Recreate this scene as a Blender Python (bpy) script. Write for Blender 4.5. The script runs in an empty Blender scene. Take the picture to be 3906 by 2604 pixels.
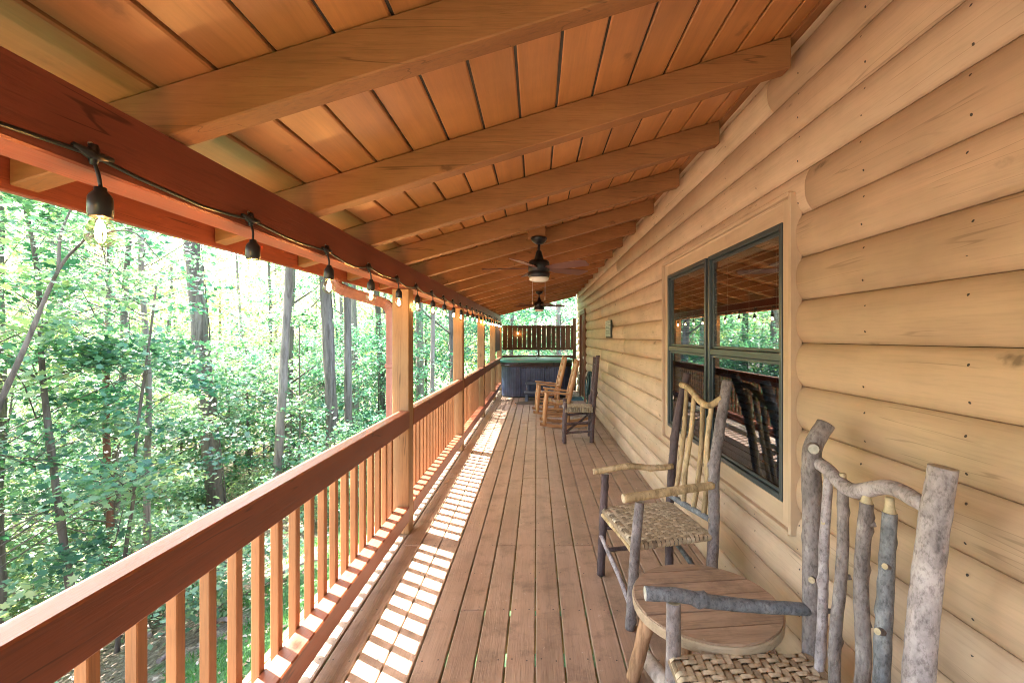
import bpy, bmesh, math, random
import numpy as np
from mathutils import Vector, Matrix, noise
R = math.radians
random.seed(7); rng = np.random.default_rng(7)
scn = bpy.context.scene
COL = scn.collection
H = 1.56                                   # eye height above the deck (deck top is z = 0)

# ------------------------------------------------------------------ camera, sky, sun, exposure
cam_d = bpy.data.cameras.new('camera'); cam = bpy.data.objects.new('camera', cam_d); COL.objects.link(cam)
cam_d.sensor_width = 36; cam_d.lens = 16.0; cam_d.shift_x = -0.0238; cam_d.shift_y = -0.0041
cam_d.clip_start = 0.02; cam_d.clip_end = 500
cam.location = (0, 0, H); cam.rotation_euler = (R(90), 0, 0)
scn.camera = cam
world = bpy.data.worlds.new('World'); scn.world = world; world.use_nodes = True
wt = world.node_tree
sky = wt.nodes.new('ShaderNodeTexSky'); sky.sky_type = 'NISHITA'; sky.sun_disc = False
sky.sun_elevation = R(56); sky.sun_rotation = R(-60); sky.air_density = 1.3; sky.dust_density = 3.5; sky.ozone_density = 0.8
bg = wt.nodes['Background']; wt.links.new(sky.outputs[0], bg.inputs[0]); bg.inputs[1].default_value = 0.15
sun_d = bpy.data.lights.new('sun', 'SUN'); sun = bpy.data.objects.new('sun', sun_d); COL.objects.link(sun)
sun_d.energy = 5.0; sun_d.angle = R(0.5); sun_d.color = (1, 0.95, 0.87)
sun.rotation_euler = Vector((0.58, -0.336, -1)).to_track_quat('-Z', 'Y').to_euler()
sun.location = (-6, 4, 10)
scn.view_settings.view_transform = 'Standard'; scn.view_settings.look = 'None'
scn.view_settings.exposure = 3.65; scn.view_settings.gamma = 1
cy = scn.cycles
cy.use_denoising = True; cy.max_bounces = 10; cy.diffuse_bounces = 6; cy.transparent_max_bounces = 16; cy.sample_clamp_indirect = 6; cy.filter_width = 1.0

# ------------------------------------------------------------------ helpers
def tag(o, label=None, cat=None, group=None, kind=None):
    for k, v in (('label', label), ('category', cat), ('group', group), ('kind', kind)):
        if v: o[k] = v
    return o
def empty(name, loc, label, cat, group=None, kind=None):
    o = bpy.data.objects.new(name, None); COL.objects.link(o); o.location = loc; o.empty_display_size = .1
    return tag(o, label, cat, group, kind)
def link(name, me, mat, parent=None, loc=(0, 0, 0), rot=None):
    """loc is in WORLD coordinates; parents are never rotated before copying"""
    o = bpy.data.objects.new(name, me); COL.objects.link(o)
    if mat is not None and not me.materials:
        for m in (mat if isinstance(mat, (list, tuple)) else [mat]): me.materials.append(m)
    base = Vector((0, 0, 0)); p = parent
    while p is not None: base += p.location; p = p.parent
    o.parent = parent; o.location = Vector(loc) - base
    if rot: o.rotation_euler = rot
    return o
def mesh(name, v, f, smooth=False, mi=None):
    me = bpy.data.meshes.new(name); me.from_pydata([tuple(p) for p in v], [], f); me.update()
    if smooth: me.polygons.foreach_set('use_smooth', [True] * len(me.polygons))
    if mi is not None: me.polygons.foreach_set('material_index', mi)
    return me
BOXC = {}
def box_mesh(size, bev, key):
    k = (tuple(round(s, 4) for s in size), bev, key)
    if k in BOXC: return BOXC[k]
    bm = bmesh.new(); bmesh.ops.create_cube(bm, size=1)
    for v in bm.verts: v.co = Vector((v.co.x * size[0], v.co.y * size[1], v.co.z * size[2]))
    if bev: bmesh.ops.bevel(bm, geom=bm.edges[:], offset=bev, segments=1, affect='EDGES')
    me = bpy.data.meshes.new('piece'); bm.to_mesh(me); bm.free(); BOXC[k] = me
    return me
def box(name, c, size, mat, parent=None, bev=.003, rot=None, label=None):
    o = link(name, box_mesh(size, min(bev, min(size) * .3), mat.name), mat, parent, c, rot)
    if label: o['label'] = label
    return o
def hexa(name, lo, hi, mat, parent=None, bev=.003):
    """prism between two quads (lists of 4 world points)"""
    c = sum((Vector(p) for p in lo + hi), Vector()) / 8
    v = [Vector(p) - c for p in lo + hi]
    f = [(3, 2, 1, 0), (4, 5, 6, 7)] + [(i, (i + 1) % 4, 4 + (i + 1) % 4, 4 + i) for i in range(4)]
    bm = bmesh.new(); bv = [bm.verts.new(p) for p in v]
    for q in f: bm.faces.new([bv[i] for i in q])
    bmesh.ops.recalc_face_normals(bm, faces=bm.faces[:])
    if bev: bmesh.ops.bevel(bm, geom=bm.edges[:], offset=bev, segments=1, affect='EDGES')
    me = bpy.data.meshes.new(name); bm.to_mesh(me); bm.free()
    return link(name, me, mat, parent, c)
def catmull(P, n):
    P = [Vector(p) for p in P]
    if len(P) == 2: return [P[0].lerp(P[1], t / n) for t in range(n + 1)]
    Q = [P[0] * 2 - P[1]] + P + [P[-1] * 2 - P[-2]]; out = []
    for i in range(len(P) - 1):
        a, b, c, d = Q[i:i + 4]
        for k in range(n):
            t = k / n
            out.append(.5 * ((2 * b) + (c - a) * t + (2 * a - 5 * b + 4 * c - d) * t * t + (3 * b - a - 3 * c + d) * t ** 3))
    return out + [P[-1]]
def tube_vf(pts, rad, seg=10, rough=0, seed=0, knobs=0, voff=0, nscale=30, cap=True):
    """returns verts, faces, material index (1 on the end caps)"""
    pts = [Vector(p) for p in pts]; n = len(pts)
    L = [0.]
    for i in range(1, n): L.append(L[-1] + (pts[i] - pts[i - 1]).length)
    rr = random.Random(seed)
    kn = [(rr.uniform(.06, .94) * L[-1], rr.uniform(0, 6.283)) for _ in range(knobs)]
    v, f, mi = [], [], []
    t = (pts[1] - pts[0]).normalized()
    up = Vector((0, 0, 1)) if abs(t.z) < .8 else Vector((0, 1, 0))
    a = t.cross(up).normalized()
    for i, p in enumerate(pts):
        t = ((pts[min(i + 1, n - 1)] - pts[max(i - 1, 0)])).normalized()
        a = (a - t * a.dot(t)).normalized(); b = t.cross(a)
        r = rad[i] if hasattr(rad, '__len__') else rad
        for k in range(seg):
            w = 6.2832 * k / seg; d = a * math.cos(w) + b * math.sin(w); q = r
            if rough: q *= 1 + rough * noise.noise((p + d * r) * nscale + Vector((seed * 3.1, 0, 0)))
            for kl, kw in kn:
                dl = (L[i] - kl) / (r * .55); dw = (math.cos(w - kw) + 1) / 2
                if abs(dl) < 2.2: q += r * .38 * math.exp(-dl * dl) * dw ** 8
            v.append(p + d * q)
    for i in range(n - 1):
        for k in range(seg):
            f.append((voff + i * seg + k, voff + i * seg + (k + 1) % seg, voff + (i + 1) * seg + (k + 1) % seg, voff + (i + 1) * seg + k)); mi.append(0)
    if cap:
        f.append(tuple(voff + k for k in reversed(range(seg)))); mi.append(1)
        f.append(tuple(voff + (n - 1) * seg + k for k in range(seg))); mi.append(1)
    return v, f, mi
def fix_smooth(me, mi):
    me.polygons.foreach_set('use_smooth', [m == 0 for m in mi]); me.polygons.foreach_set('material_index', mi)
def tube(name, pts, rad, mat, parent=None, seg=8, sub=1, cutmat=None, label=None, **kw):
    P = catmull(pts, sub) if sub > 1 else [Vector(p) for p in pts]
    if hasattr(rad, '__len__') and len(rad) != len(P):
        m = len(rad) - 1; rad = [rad[min(int(x), m - 1)] * (1 - (x - min(int(x), m - 1))) + rad[min(int(x), m - 1) + 1] * (x - min(int(x), m - 1)) for x in (i * m / (len(P) - 1) for i in range(len(P)))]
    c = P[0].copy(); v, f, mi = tube_vf([p - c for p in P], rad, seg, **kw)
    me = mesh(name, v, f); me.materials.append(mat); me.materials.append(cutmat or mat); fix_smooth(me, mi)
    o = link(name, me, None, parent, c)
    if label: o['label'] = label
    return o
def join_parts(parts):
    V, F, M = [], [], []
    for v, f, m in parts:
        o = len(V); V += v; F += [tuple(i + o for i in q) for q in f]; M += m
    return V, F, M
def lathe_vf(prof, seg=20, cx=0, cyy=0):
    v, f = [], []
    for r, z in prof:
        for k in range(seg): v.append((cx + r * math.cos(6.2832 * k / seg), cyy + r * math.sin(6.2832 * k / seg), z))
    for i in range(len(prof) - 1):
        for k in range(seg): f.append((i * seg + k, i * seg + (k + 1) % seg, (i + 1) * seg + (k + 1) % seg, (i + 1) * seg + k))
    f.append(tuple(reversed(range(seg)))); f.append(tuple((len(prof) - 1) * seg + k for k in range(seg)))
    return v, f
def lathe(name, prof, mat, parent, loc, seg=20, rot=None, sharp=False):
    v, f = lathe_vf(prof, seg)
    return link(name, mesh(name, v, f, not sharp), mat, parent, loc, rot)

# ------------------------------------------------------------------ materials
def nt_new(name):
    m = bpy.data.materials.new(name); m.use_nodes = True; t = m.node_tree; return m, t, t.nodes['Principled BSDF']
def N(t, typ, **kw):
    n = t.nodes.new(typ)
    for k, v in kw.items():
        if k in n.inputs.keys(): n.inputs[k].default_value = v
        else: setattr(n, k, v)
    return n
def ramp(t, fac, stops):
    r = t.nodes.new('ShaderNodeValToRGB'); e = r.color_ramp.elements
    e[0].position, e[0].color = stops[0][0], (*stops[0][1], 1)
    e[1].position, e[1].color = stops[-1][0], (*stops[-1][1], 1)
    for p, c in stops[1:-1]:
        x = e.new(p); x.color = (*c, 1)
    t.links.new(fac, r.inputs[0]); return r.outputs[0]
def mixc(t, fac, a, b, mode='MIX'):
    m = t.nodes.new('ShaderNodeMix'); m.data_type = 'RGBA'; m.blend_type = mode
    for s, x in ((m.inputs[0], fac), (m.inputs[6], a), (m.inputs[7], b)):
        if isinstance(x, (int, float)): s.default_value = x
        elif isinstance(x, tuple): s.default_value = (*x, 1)
        else: t.links.new(x, s)
    return m.outputs[2]
WOODS = {}
def wood(base, axis='Y', dark=.62, var=.12, rough=.55, bump=.25, knots=.5, stain=.0, grain=1.0, name='stained_wood', spec=.35, cracks=0):
    """stained timber: stretched grain, soft blotches, a few knots; each piece shifts a little in tone"""
    key = (base, axis, dark, var, rough, bump, knots, stain, name)
    if key in WOODS: return WOODS[key]
    m, t, b = nt_new(name + '_' + axis); L = t.links.new
    tc = N(t, 'ShaderNodeTexCoord'); oi = N(t, 'ShaderNodeObjectInfo')
    off = N(t, 'ShaderNodeVectorMath', operation='SCALE'); comb = N(t, 'ShaderNodeCombineXYZ')
    for i in range(3): L(oi.outputs['Random'], comb.inputs[i])
    L(comb.outputs[0], off.inputs[0]); off.inputs['Scale'].default_value = 37
    add = N(t, 'ShaderNodeVectorMath', operation='ADD'); L(tc.outputs['Object'], add.inputs[0]); L(off.outputs[0], add.inputs[1])
    sc = {'X': (.06, 1, 1), 'Y': (1, .06, 1), 'Z': (1, 1, .06)}[axis]
    mp = N(t, 'ShaderNodeMapping'); mp.inputs['Scale'].default_value = tuple(s * 1 for s in sc); L(add.outputs[0], mp.inputs[0])
    g = N(t, 'ShaderNodeTexNoise', Scale=110 * grain, Detail=5, Roughness=.6, Distortion=.6); L(mp.outputs[0], g.inputs[0])
    w = N(t, 'ShaderNodeTexNoise', Scale=9, Detail=3, Distortion=1.2); L(mp.outputs[0], w.inputs[0])
    bl = N(t, 'ShaderNodeTexNoise', Scale=2.2, Detail=4, Roughness=.6); L(add.outputs[0], bl.inputs[0])
    dk = tuple(c * dark for c in base); lt = tuple(min(1, c * (1 + var)) for c in base)
    c1 = ramp(t, g.outputs[0], [(.32, dk), (.5, base), (.72, lt)])
    c2 = ramp(t, w.outputs[0], [(.35, tuple(c * .80 for c in base)), (.62, lt)])
    c = mixc(t, .5, c1, c2)
    c3 = ramp(t, bl.outputs[0], [(.3, (.80, .78, .76)), (.6, (1.06, 1.06, 1.06))])
    c = mixc(t, .8, c, c3, 'MULTIPLY')
    tone = N(t, 'ShaderNodeMapRange'); L(oi.outputs['Random'], tone.inputs[0]); tone.inputs[3].default_value = 1 - var; tone.inputs[4].default_value = 1 + var * .6
    hs = N(t, 'ShaderNodeHueSaturation'); L(tone.outputs[0], hs.inputs['Value']); L(c, hs.inputs['Color']); c = hs.outputs[0]
    if knots:
        mk = N(t, 'ShaderNodeMapping'); mk.inputs['Scale'].default_value = {'X': (.42, 1, 1), 'Y': (1, .42, 1), 'Z': (1, 1, .42)}[axis]; L(add.outputs[0], mk.inputs[0])
        vo = N(t, 'ShaderNodeTexVoronoi', Scale=4.3); vo.inputs['Randomness'].default_value = 1; nz = N(t, 'ShaderNodeTexNoise', Scale=26, Detail=3); L(add.outputs[0], nz.inputs[0])
        dis = N(t, 'ShaderNodeVectorMath', operation='SCALE'); L(nz.outputs['Color'], dis.inputs[0]); dis.inputs['Scale'].default_value = .05
        ad = N(t, 'ShaderNodeVectorMath', operation='ADD'); L(mk.outputs[0], ad.inputs[0]); L(dis.outputs[0], ad.inputs[1]); L(ad.outputs[0], vo.inputs[0])
        kf = ramp(t, vo.outputs['Distance'], [(.045, (1, 1, 1)), (.075, (.35, .35, .35)), (.11, (0, 0, 0))])
        km = N(t, 'ShaderNodeMath', operation='MULTIPLY'); L(kf, km.inputs[0]); km.inputs[1].default_value = knots
        c = mixc(t, km.outputs[0], c, tuple(x * .35 for x in base))
    if cracks:
        mc = N(t, 'ShaderNodeMapping'); mc.inputs['Scale'].default_value = tuple(.035 if q < .5 else 1 for q in sc); L(add.outputs[0], mc.inputs[0])
        cn = N(t, 'ShaderNodeTexNoise', Scale=11, Detail=2.5, Distortion=.3); L(mc.outputs[0], cn.inputs[0])
        cm = N(t, 'ShaderNodeTexNoise', Scale=1.6, Detail=1); L(add.outputs[0], cm.inputs[0])
        cf = ramp(t, cn.outputs[0], [(.492, (0, 0, 0)), (.498, (1, 1, 1)), (.504, (0, 0, 0))]); cmr = ramp(t, cm.outputs[0], [(.50, (0, 0, 0)), (.54, (1, 1, 1))])
        mm = N(t, 'ShaderNodeMath', operation='MULTIPLY'); L(cf, mm.inputs[0]); L(cmr, mm.inputs[1]); m2 = N(t, 'ShaderNodeMath', operation='MULTIPLY'); L(mm.outputs[0], m2.inputs[0]); m2.inputs[1].default_value = cracks
        c = mixc(t, m2.outputs[0], c, tuple(x * .12 for x in base))
    if stain:
        s = N(t, 'ShaderNodeTexNoise', Scale=5.5, Detail=5, Roughness=.7); L(tc.outputs['Object'] if False else N(t, 'ShaderNodeNewGeometry').outputs['Position'], s.inputs[0])
        sf = ramp(t, s.outputs[0], [(.50, (0, 0, 0)), (.70, (1, 1, 1))]); sm = N(t, 'ShaderNodeMath', operation='MULTIPLY'); L(sf, sm.inputs[0]); sm.inputs[1].default_value = stain
        c = mixc(t, sm.outputs[0], c, tuple(x * .5 for x in base))
        s2 = N(t, 'ShaderNodeTexNoise', Scale=19, Detail=6, Roughness=.75); L(N(t, 'ShaderNodeNewGeometry').outputs['Position'], s2.inputs[0])
        sf2 = ramp(t, s2.outputs[0], [(.63, (0, 0, 0)), (.72, (.6, .6, .6))])
        c = mixc(t, sf2, c, (.62, .55, .48))
    L(c, b.inputs['Base Color'])
    rr = N(t, 'ShaderNodeMapRange'); L(g.outputs[0], rr.inputs[0]); rr.inputs[3].default_value = rough - .1; rr.inputs[4].default_value = rough + .15; L(rr.outputs[0], b.inputs['Roughness'])
    b.inputs['Specular IOR Level'].default_value = spec
    bp = N(t, 'ShaderNodeBump', Strength=bump, Distance=.004); hm = N(t, 'ShaderNodeMath', operation='ADD'); L(g.outputs[0], hm.inputs[0]); L(w.outputs[0], hm.inputs[1]); L(hm.outputs[0], bp.inputs['Height']); L(bp.outputs[0], b.inputs['Normal'])
    WOODS[key] = m; return m
def plain(name, c, rough=.5, metal=0, spec=.5, noise_amt=.15, scale=14, bump=.1, emit=None, strength=0):
    m, t, b = nt_new(name); L = t.links.new
    n = N(t, 'ShaderNodeTexNoise', Scale=scale, Detail=5, Roughness=.6); tc = N(t, 'ShaderNodeTexCoord'); L(tc.outputs['Object'], n.inputs[0])
    L(ramp(t, n.outputs[0], [(.3, tuple(x * (1 - noise_amt) for x in c)), (.7, tuple(min(1, x * (1 + noise_amt)) for x in c))]), b.inputs['Base Color'])
    b.inputs['Roughness'].default_value = rough; b.inputs['Metallic'].default_value = metal; b.inputs['Specular IOR Level'].default_value = spec
    if bump: bp = N(t, 'ShaderNodeBump', Strength=bump, Distance=.003); L(n.outputs[0], bp.inputs['Height']); L(bp.outputs[0], b.inputs['Normal'])
    if emit: b.inputs['Emission Color'].default_value = (*emit, 1); b.inputs['Emission Strength'].default_value = strength
    return m
def bark(name, base, spots, scale=1.0, bump=.6, stretch=.3, rough=.8, patch=(.55, .7)):
    m, t, b = nt_new(name); L = t.links.new
    tc = N(t, 'ShaderNodeTexCoord'); oi = N(t, 'ShaderNodeObjectInfo'); sm = N(t, 'ShaderNodeVectorMath', operation='ADD'); L(tc.outputs['Object'], sm.inputs[0])
    cb = N(t, 'ShaderNodeCombineXYZ'); ml = N(t, 'ShaderNodeMath', operation='MULTIPLY'); L(oi.outputs['Random'], ml.inputs[0]); ml.inputs[1].default_value = 23
    L(ml.outputs[0], cb.inputs[0]); L(ml.outputs[0], cb.inputs[1]); L(cb.outputs[0], sm.inputs[1])
    mp = N(t, 'ShaderNodeMapping'); mp.inputs['Scale'].default_value = (1, 1, stretch); L(sm.outputs[0], mp.inputs[0])
    n1 = N(t, 'ShaderNodeTexNoise', Scale=14 * scale, Detail=6, Roughness=.65); L(mp.outputs[0], n1.inputs[0])
    n2 = N(t, 'ShaderNodeTexNoise', Scale=60 * scale, Detail=6, Roughness=.7); L(mp.outputs[0], n2.inputs[0])
    c = ramp(t, n1.outputs[0], [(.3, tuple(x * .55 for x in base)), (.5, base), (.68, tuple(min(1, x * 1.35) for x in base))])
    f = ramp(t, n1.outputs[0], [(patch[0], (0, 0, 0)), (patch[1], (.8, .8, .8))]); c = mixc(t, f, c, spots)
    c = mixc(t, .7, c, ramp(t, n2.outputs[0], [(.36, (.35, .33, .32)), (.52, (1, 1, 1))]), 'MULTIPLY')
    L(c, b.inputs['Base Color']); b.inputs['Roughness'].default_value = rough; b.inputs['Specular IOR Level'].default_value = .3
    bp = N(t, 'ShaderNodeBump', Strength=bump, Distance=.006 / scale); L(n2.outputs[0], bp.inputs['Height']); L(bp.outputs[0], b.inputs['Normal'])
    return m
def leafmat(name, stops, trans=.45):
    m, t, b = nt_new(name); L = t.links.new
    at = N(t, 'ShaderNodeAttribute', attribute_name='rnd'); oi = N(t, 'ShaderNodeObjectInfo')
    a = N(t, 'ShaderNodeMath', operation='MULTIPLY_ADD'); L(oi.outputs['Random'], a.inputs[0]); a.inputs[1].default_value = .35; L(at.outputs['Fac'], a.inputs[2])
    s = N(t, 'ShaderNodeMath', operation='SUBTRACT'); L(a.outputs[0], s.inputs[0]); s.inputs[1].default_value = .17
    c = ramp(t, s.outputs[0], stops); L(c, b.inputs['Base Color']); b.inputs['Roughness'].default_value = .42; b.inputs['Specular IOR Level'].default_value = .6
    tr = N(t, 'ShaderNodeBsdfTranslucent'); L(mixc(t, 1, c, (1.5, 1.45, .75), 'MULTIPLY'), tr.inputs[0])
    mx = N(t, 'ShaderNodeMixShader'); mx.inputs[0].default_value = trans; L(b.outputs[0], mx.inputs[1]); L(tr.outputs[0], mx.inputs[2])
    L(mx.outputs[0], t.nodes['Material Output'].inputs[0]); return m

TAN = (.58, .43, .295); TIM = (.33, .145, .058); CEIL = (.52, .235, .088); RAIL = (.235, .062, .022); BALC = (.36, .165, .065); BEAM = (.30, .080, .045)
def timber(ax): return wood(TIM, ax, name='roof_timber', knots=.75, var=.10, bump=.3, cracks=.7)
def railw(ax): return wood(RAIL, ax, name='railing_timber', knots=.5, var=.12, rough=.44, spec=.5, cracks=.9)
def postw(ax): return wood((.33, .19, .085), ax, name='post_timber', knots=.5, cracks=.8)
M_ceil = wood(CEIL, 'Y', name='ceiling_plank', knots=.6, var=.15, bump=.12, rough=.32, spec=.6, dark=.85)
M_log = wood(TAN, 'Y', name='log_siding', knots=.85, var=.07, cracks=.45, dark=.82, bump=.12, rough=.5, spec=.35)
M_deck = wood((.36, .24, .17), 'Y', name='deck_board', knots=.3, var=.12, stain=.95, bump=.55, rough=.42, spec=.5)
M_dark = wood((.085, .05, .035), 'Z', name='dark_fence_board', knots=.2, rough=.7)
M_darkY = wood((.085, .05, .035), 'Y', name='dark_fence_rail', knots=.2, rough=.7)
M_darkX = wood((.085, .05, .035), 'X', name='dark_fence_rail', knots=.2, rough=.7)
M_trim = wood((.56, .42, .285), 'Z', name='window_trim', knots=.15, var=.05, dark=.9)
M_trimY = wood((.56, .42, .285), 'Y', name='window_trim', knots=.15, var=.05, dark=.9)
M_door = wood((.20, .085, .045), 'Z', name='door_brown', knots=.1, dark=.85)
M_gut = plain('gutter_paint', (.30, .13, .10), .45, noise_amt=.12)
M_nail = plain('nail_head', (.05, .04, .035), .6, bump=0)
M_black = plain('black_plastic', (.012, .013, .016), .35, bump=.05)
M_screw = plain('steel_screw', (.6, .6, .6), .3, 1, bump=0)
M_fan = plain('fan_bronze', (.018, .018, .022), .38, .3)
M_blade = wood((.17, .075, .06), 'X', name='fan_blade', knots=.0, rough=.4, bump=.05)
M_opal = plain('opal_glass', (.72, .70, .64), .25, bump=0, noise_amt=.02)
M_winfr = plain('window_frame', (.055, .075, .08), .35, .2, bump=.02)
M_blind = plain('blind_slat', (.60, .52, .42), .5, bump=0, noise_amt=.05)
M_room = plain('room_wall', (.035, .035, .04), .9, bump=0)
M_roof = plain('roof_sheathing', (.06, .055, .05), .9)
def glassmat(name, r0, tint):
    """thin glass: mirror part by a Schlick curve that is the same from both sides, the rest passes straight through"""
    m, t, b = nt_new(name); L = t.links.new; t.nodes.remove(b)
    g = N(t, 'ShaderNodeBsdfGlossy', Roughness=.003); tr = N(t, 'ShaderNodeBsdfTransparent'); tr.inputs[0].default_value = (*tint, 1)
    ge = N(t, 'ShaderNodeNewGeometry'); d = N(t, 'ShaderNodeVectorMath', operation='DOT_PRODUCT'); L(ge.outputs['Normal'], d.inputs[0]); L(ge.outputs['Incoming'], d.inputs[1])
    ab = N(t, 'ShaderNodeMath', operation='ABSOLUTE'); L(d.outputs['Value'], ab.inputs[0]); iv = N(t, 'ShaderNodeMath', operation='SUBTRACT'); iv.inputs[0].default_value = 1; L(ab.outputs[0], iv.inputs[1])
    pw = N(t, 'ShaderNodeMath', operation='POWER'); L(iv.outputs[0], pw.inputs[0]); pw.inputs[1].default_value = 5
    f = N(t, 'ShaderNodeMath', operation='MULTIPLY_ADD'); L(pw.outputs[0], f.inputs[0]); f.inputs[1].default_value = 1 - r0; f.inputs[2].default_value = r0
    mx = N(t, 'ShaderNodeMixShader'); L(f.outputs[0], mx.inputs[0]); L(tr.outputs[0], mx.inputs[1]); L(g.outputs[0], mx.inputs[2])
    L(mx.outputs[0], t.nodes['Material Output'].inputs[0]); return m
M_pane = glassmat('window_glass', .38, (.9, .95, .92)); M_screenpane = glassmat('screened_glass', .12, (.36, .47, .60)); M_bulb = glassmat('bulb_glass', .09, (.98, .90, .76))
M_fil = plain('glowing_filament', (1, .6, .2), .5, emit=(1, .50, .16), strength=60, bump=0)
M_tub = plain('tub_panel', (.050, .066, .125), .36, noise_amt=.3, scale=5)
M_tublip = plain('tub_lip', (.045, .030, .028), .35, noise_amt=.4, scale=9)
M_cover = plain('tub_cover', (.07, .24, .18), .3, noise_amt=.2, scale=4)
M_step = plain('grey_step', (.10, .12, .16), .5)
M_rug = plain('dark_rug', (.09, .065, .05), .95, noise_amt=.5, scale=60, bump=.5)
M_bluemat = plain('blue_mat', (.04, .13, .17), .9, noise_amt=.3, scale=50)
M_hose = plain('hose_green', (.03, .085, .095), .3, noise_amt=.4, scale=4)
M_sign = plain('whitewashed_sign', (.52, .60, .54), .7, noise_amt=.2, scale=25)
M_signd = plain('sign_edge', (.03, .04, .035), .7)
M_signline = plain('sign_lettering', (.16, .26, .23), .7)
B_dark = bark('dark_stick_bark', (.115, .085, .085), (.30, .27, .25), .9, .5, .35, patch=(.58, .78))
B_grey = bark('grey_stick_bark', (.24, .215, .21), (.44, .42, .38), 1.5, .8, .5, patch=(.58, .75))
B_pale = bark('pale_grey_bark', (.38, .345, .355), (.46, .44, .44), 1.4, .6, .6, patch=(.55, .8))
B_blue = bark('blue_grey_bark', (.185, .20, .22), (.36, .38, .37), 1.5, .8, .6, patch=(.56, .75))
B_peel = bark('peeled_stick', (.50, .37, .20), (.62, .50, .32), .8, .25, .25, patch=(.5, .7))
B_peelpale = bark('pale_peeled_log', (.52, .45, .38), (.62, .56, .50), .5, .2, .2)
M_cut = plain('cut_wood_end', (.50, .42, .27), .75, noise_amt=.25, scale=60)
M_cutg = plain('grey_cut_end', (.42, .42, .36), .8, noise_amt=.25, scale=60)
M_rock = {a: wood((.47, .25, .11), a, name='golden_log', knots=.25, var=.15, rough=.42) for a in 'XYZ'}
M_rockend = plain('rocker_end', (.5, .36, .22), .7)
M_table = wood((.40, .275, .19), 'X', name='table_plank', knots=.5, var=.16, bump=.8, stain=.7, dark=.42, cracks=.95, rough=.7)
M_tabrim = wood((.50, .40, .28), 'X', name='table_rim', knots=.2, bump=.5)
M_tableg = bark('table_leg', (.45, .27, .15), (.55, .38, .24), .5, .3, .15)
M_splint = [plain('splint_%s' % n, c, .6, noise_amt=.35, scale=40, bump=.4) for n, c in (('light', (.56, .47, .33)), ('mid', (.44, .35, .23)), ('dark', (.30, .23, .15)), ('core', (.05, .035, .025)))]  # last tone is near-black, for the shade sheet added under the weave
M_trunk = bark('tree_bark', (.15, .115, .10), (.26, .22, .20), .22, 1.0, .12)
M_trunkl = bark('pale_tree_bark', (.27, .205, .185), (.38, .31, .29), .22, .8, .15)
M_red = bark('red_dead_bark', (.17, .065, .045), (.25, .12, .08), .25, .8, .15)
M_wall = plain('wall_backing', (.2, .14, .09), .9)

# ------------------------------------------------------------------ setting: ground
def gz(x, y):
    d = max(0, -x - 3.5); z = -2.45 - .32 * min(d, 8) - .10 * max(0, min(d - 8, 12))
    far = max(0, math.hypot(x, y) - 34); z -= .06 * min(far, 60)
    z += .12 * noise.noise(Vector((x * .35, y * .35, 0))) + .03 * noise.noise(Vector((x * 1.7, y * 1.7, 3)))
    return z
xs = np.concatenate([np.linspace(-200, -32, 22), np.linspace(-30, 6, 110), np.linspace(8, 200, 18)])
ys = np.concatenate([np.linspace(-200, -12, 16), np.linspace(-10, 36, 120), np.linspace(40, 200, 18)])
gv = [(x, y, gz(x, y)) for y in ys for x in xs]; nx = len(xs)
gf = [(j * nx + i, j * nx + i + 1, (j + 1) * nx + i + 1, (j + 1) * nx + i) for j in range(len(ys) - 1) for i in range(nx - 1)]
m, t, b = nt_new('forest_floor'); L = t.links.new
gp = N(t, 'ShaderNodeNewGeometry'); n1 = N(t, 'ShaderNodeTexNoise', Scale=.9, Detail=4); n2 = N(t, 'ShaderNodeTexNoise', Scale=14, Detail=7, Roughness=.75)
L(gp.outputs['Position'], n1.inputs[0]); L(gp.outputs['Position'], n2.inputs[0])
lit = ramp(t, n2.outputs[0], [(.35, (.06, .04, .03)), (.5, (.20, .145, .105)), (.62, (.36, .30, .25))])
gr = ramp(t, n2.outputs[0], [(.35, (.02, .06, .015)), (.6, (.07, .17, .05))])
sx = N(t, 'ShaderNodeSeparateXYZ'); L(gp.outputs['Position'], sx.inputs[0])
mr = N(t, 'ShaderNodeMapRange'); L(sx.outputs[0], mr.inputs[0]); mr.inputs[1].default_value = -6.2; mr.inputs[2].default_value = -3.8; mr.inputs[3].default_value = -.25; mr.inputs[4].default_value = .3
ad = N(t, 'ShaderNodeMath', operation='ADD'); L(mr.outputs[0], ad.inputs[0]); L(n1.outputs[0], ad.inputs[1])
L(mixc(t, ramp(t, ad.outputs[0], [(.48, (0, 0, 0)), (.60, (1, 1, 1))]), lit, gr), b.inputs['Base Color']); b.inputs['Roughness'].default_value = .95
bp = N(t, 'ShaderNodeBump', Strength=1, Distance=.05); L(n2.outputs[0], bp.inputs['Height']); L(bp.outputs[0], b.inputs['Normal'])
link('ground', mesh('ground', gv, gf, True), m)['kind'] = 'structure'

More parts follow.
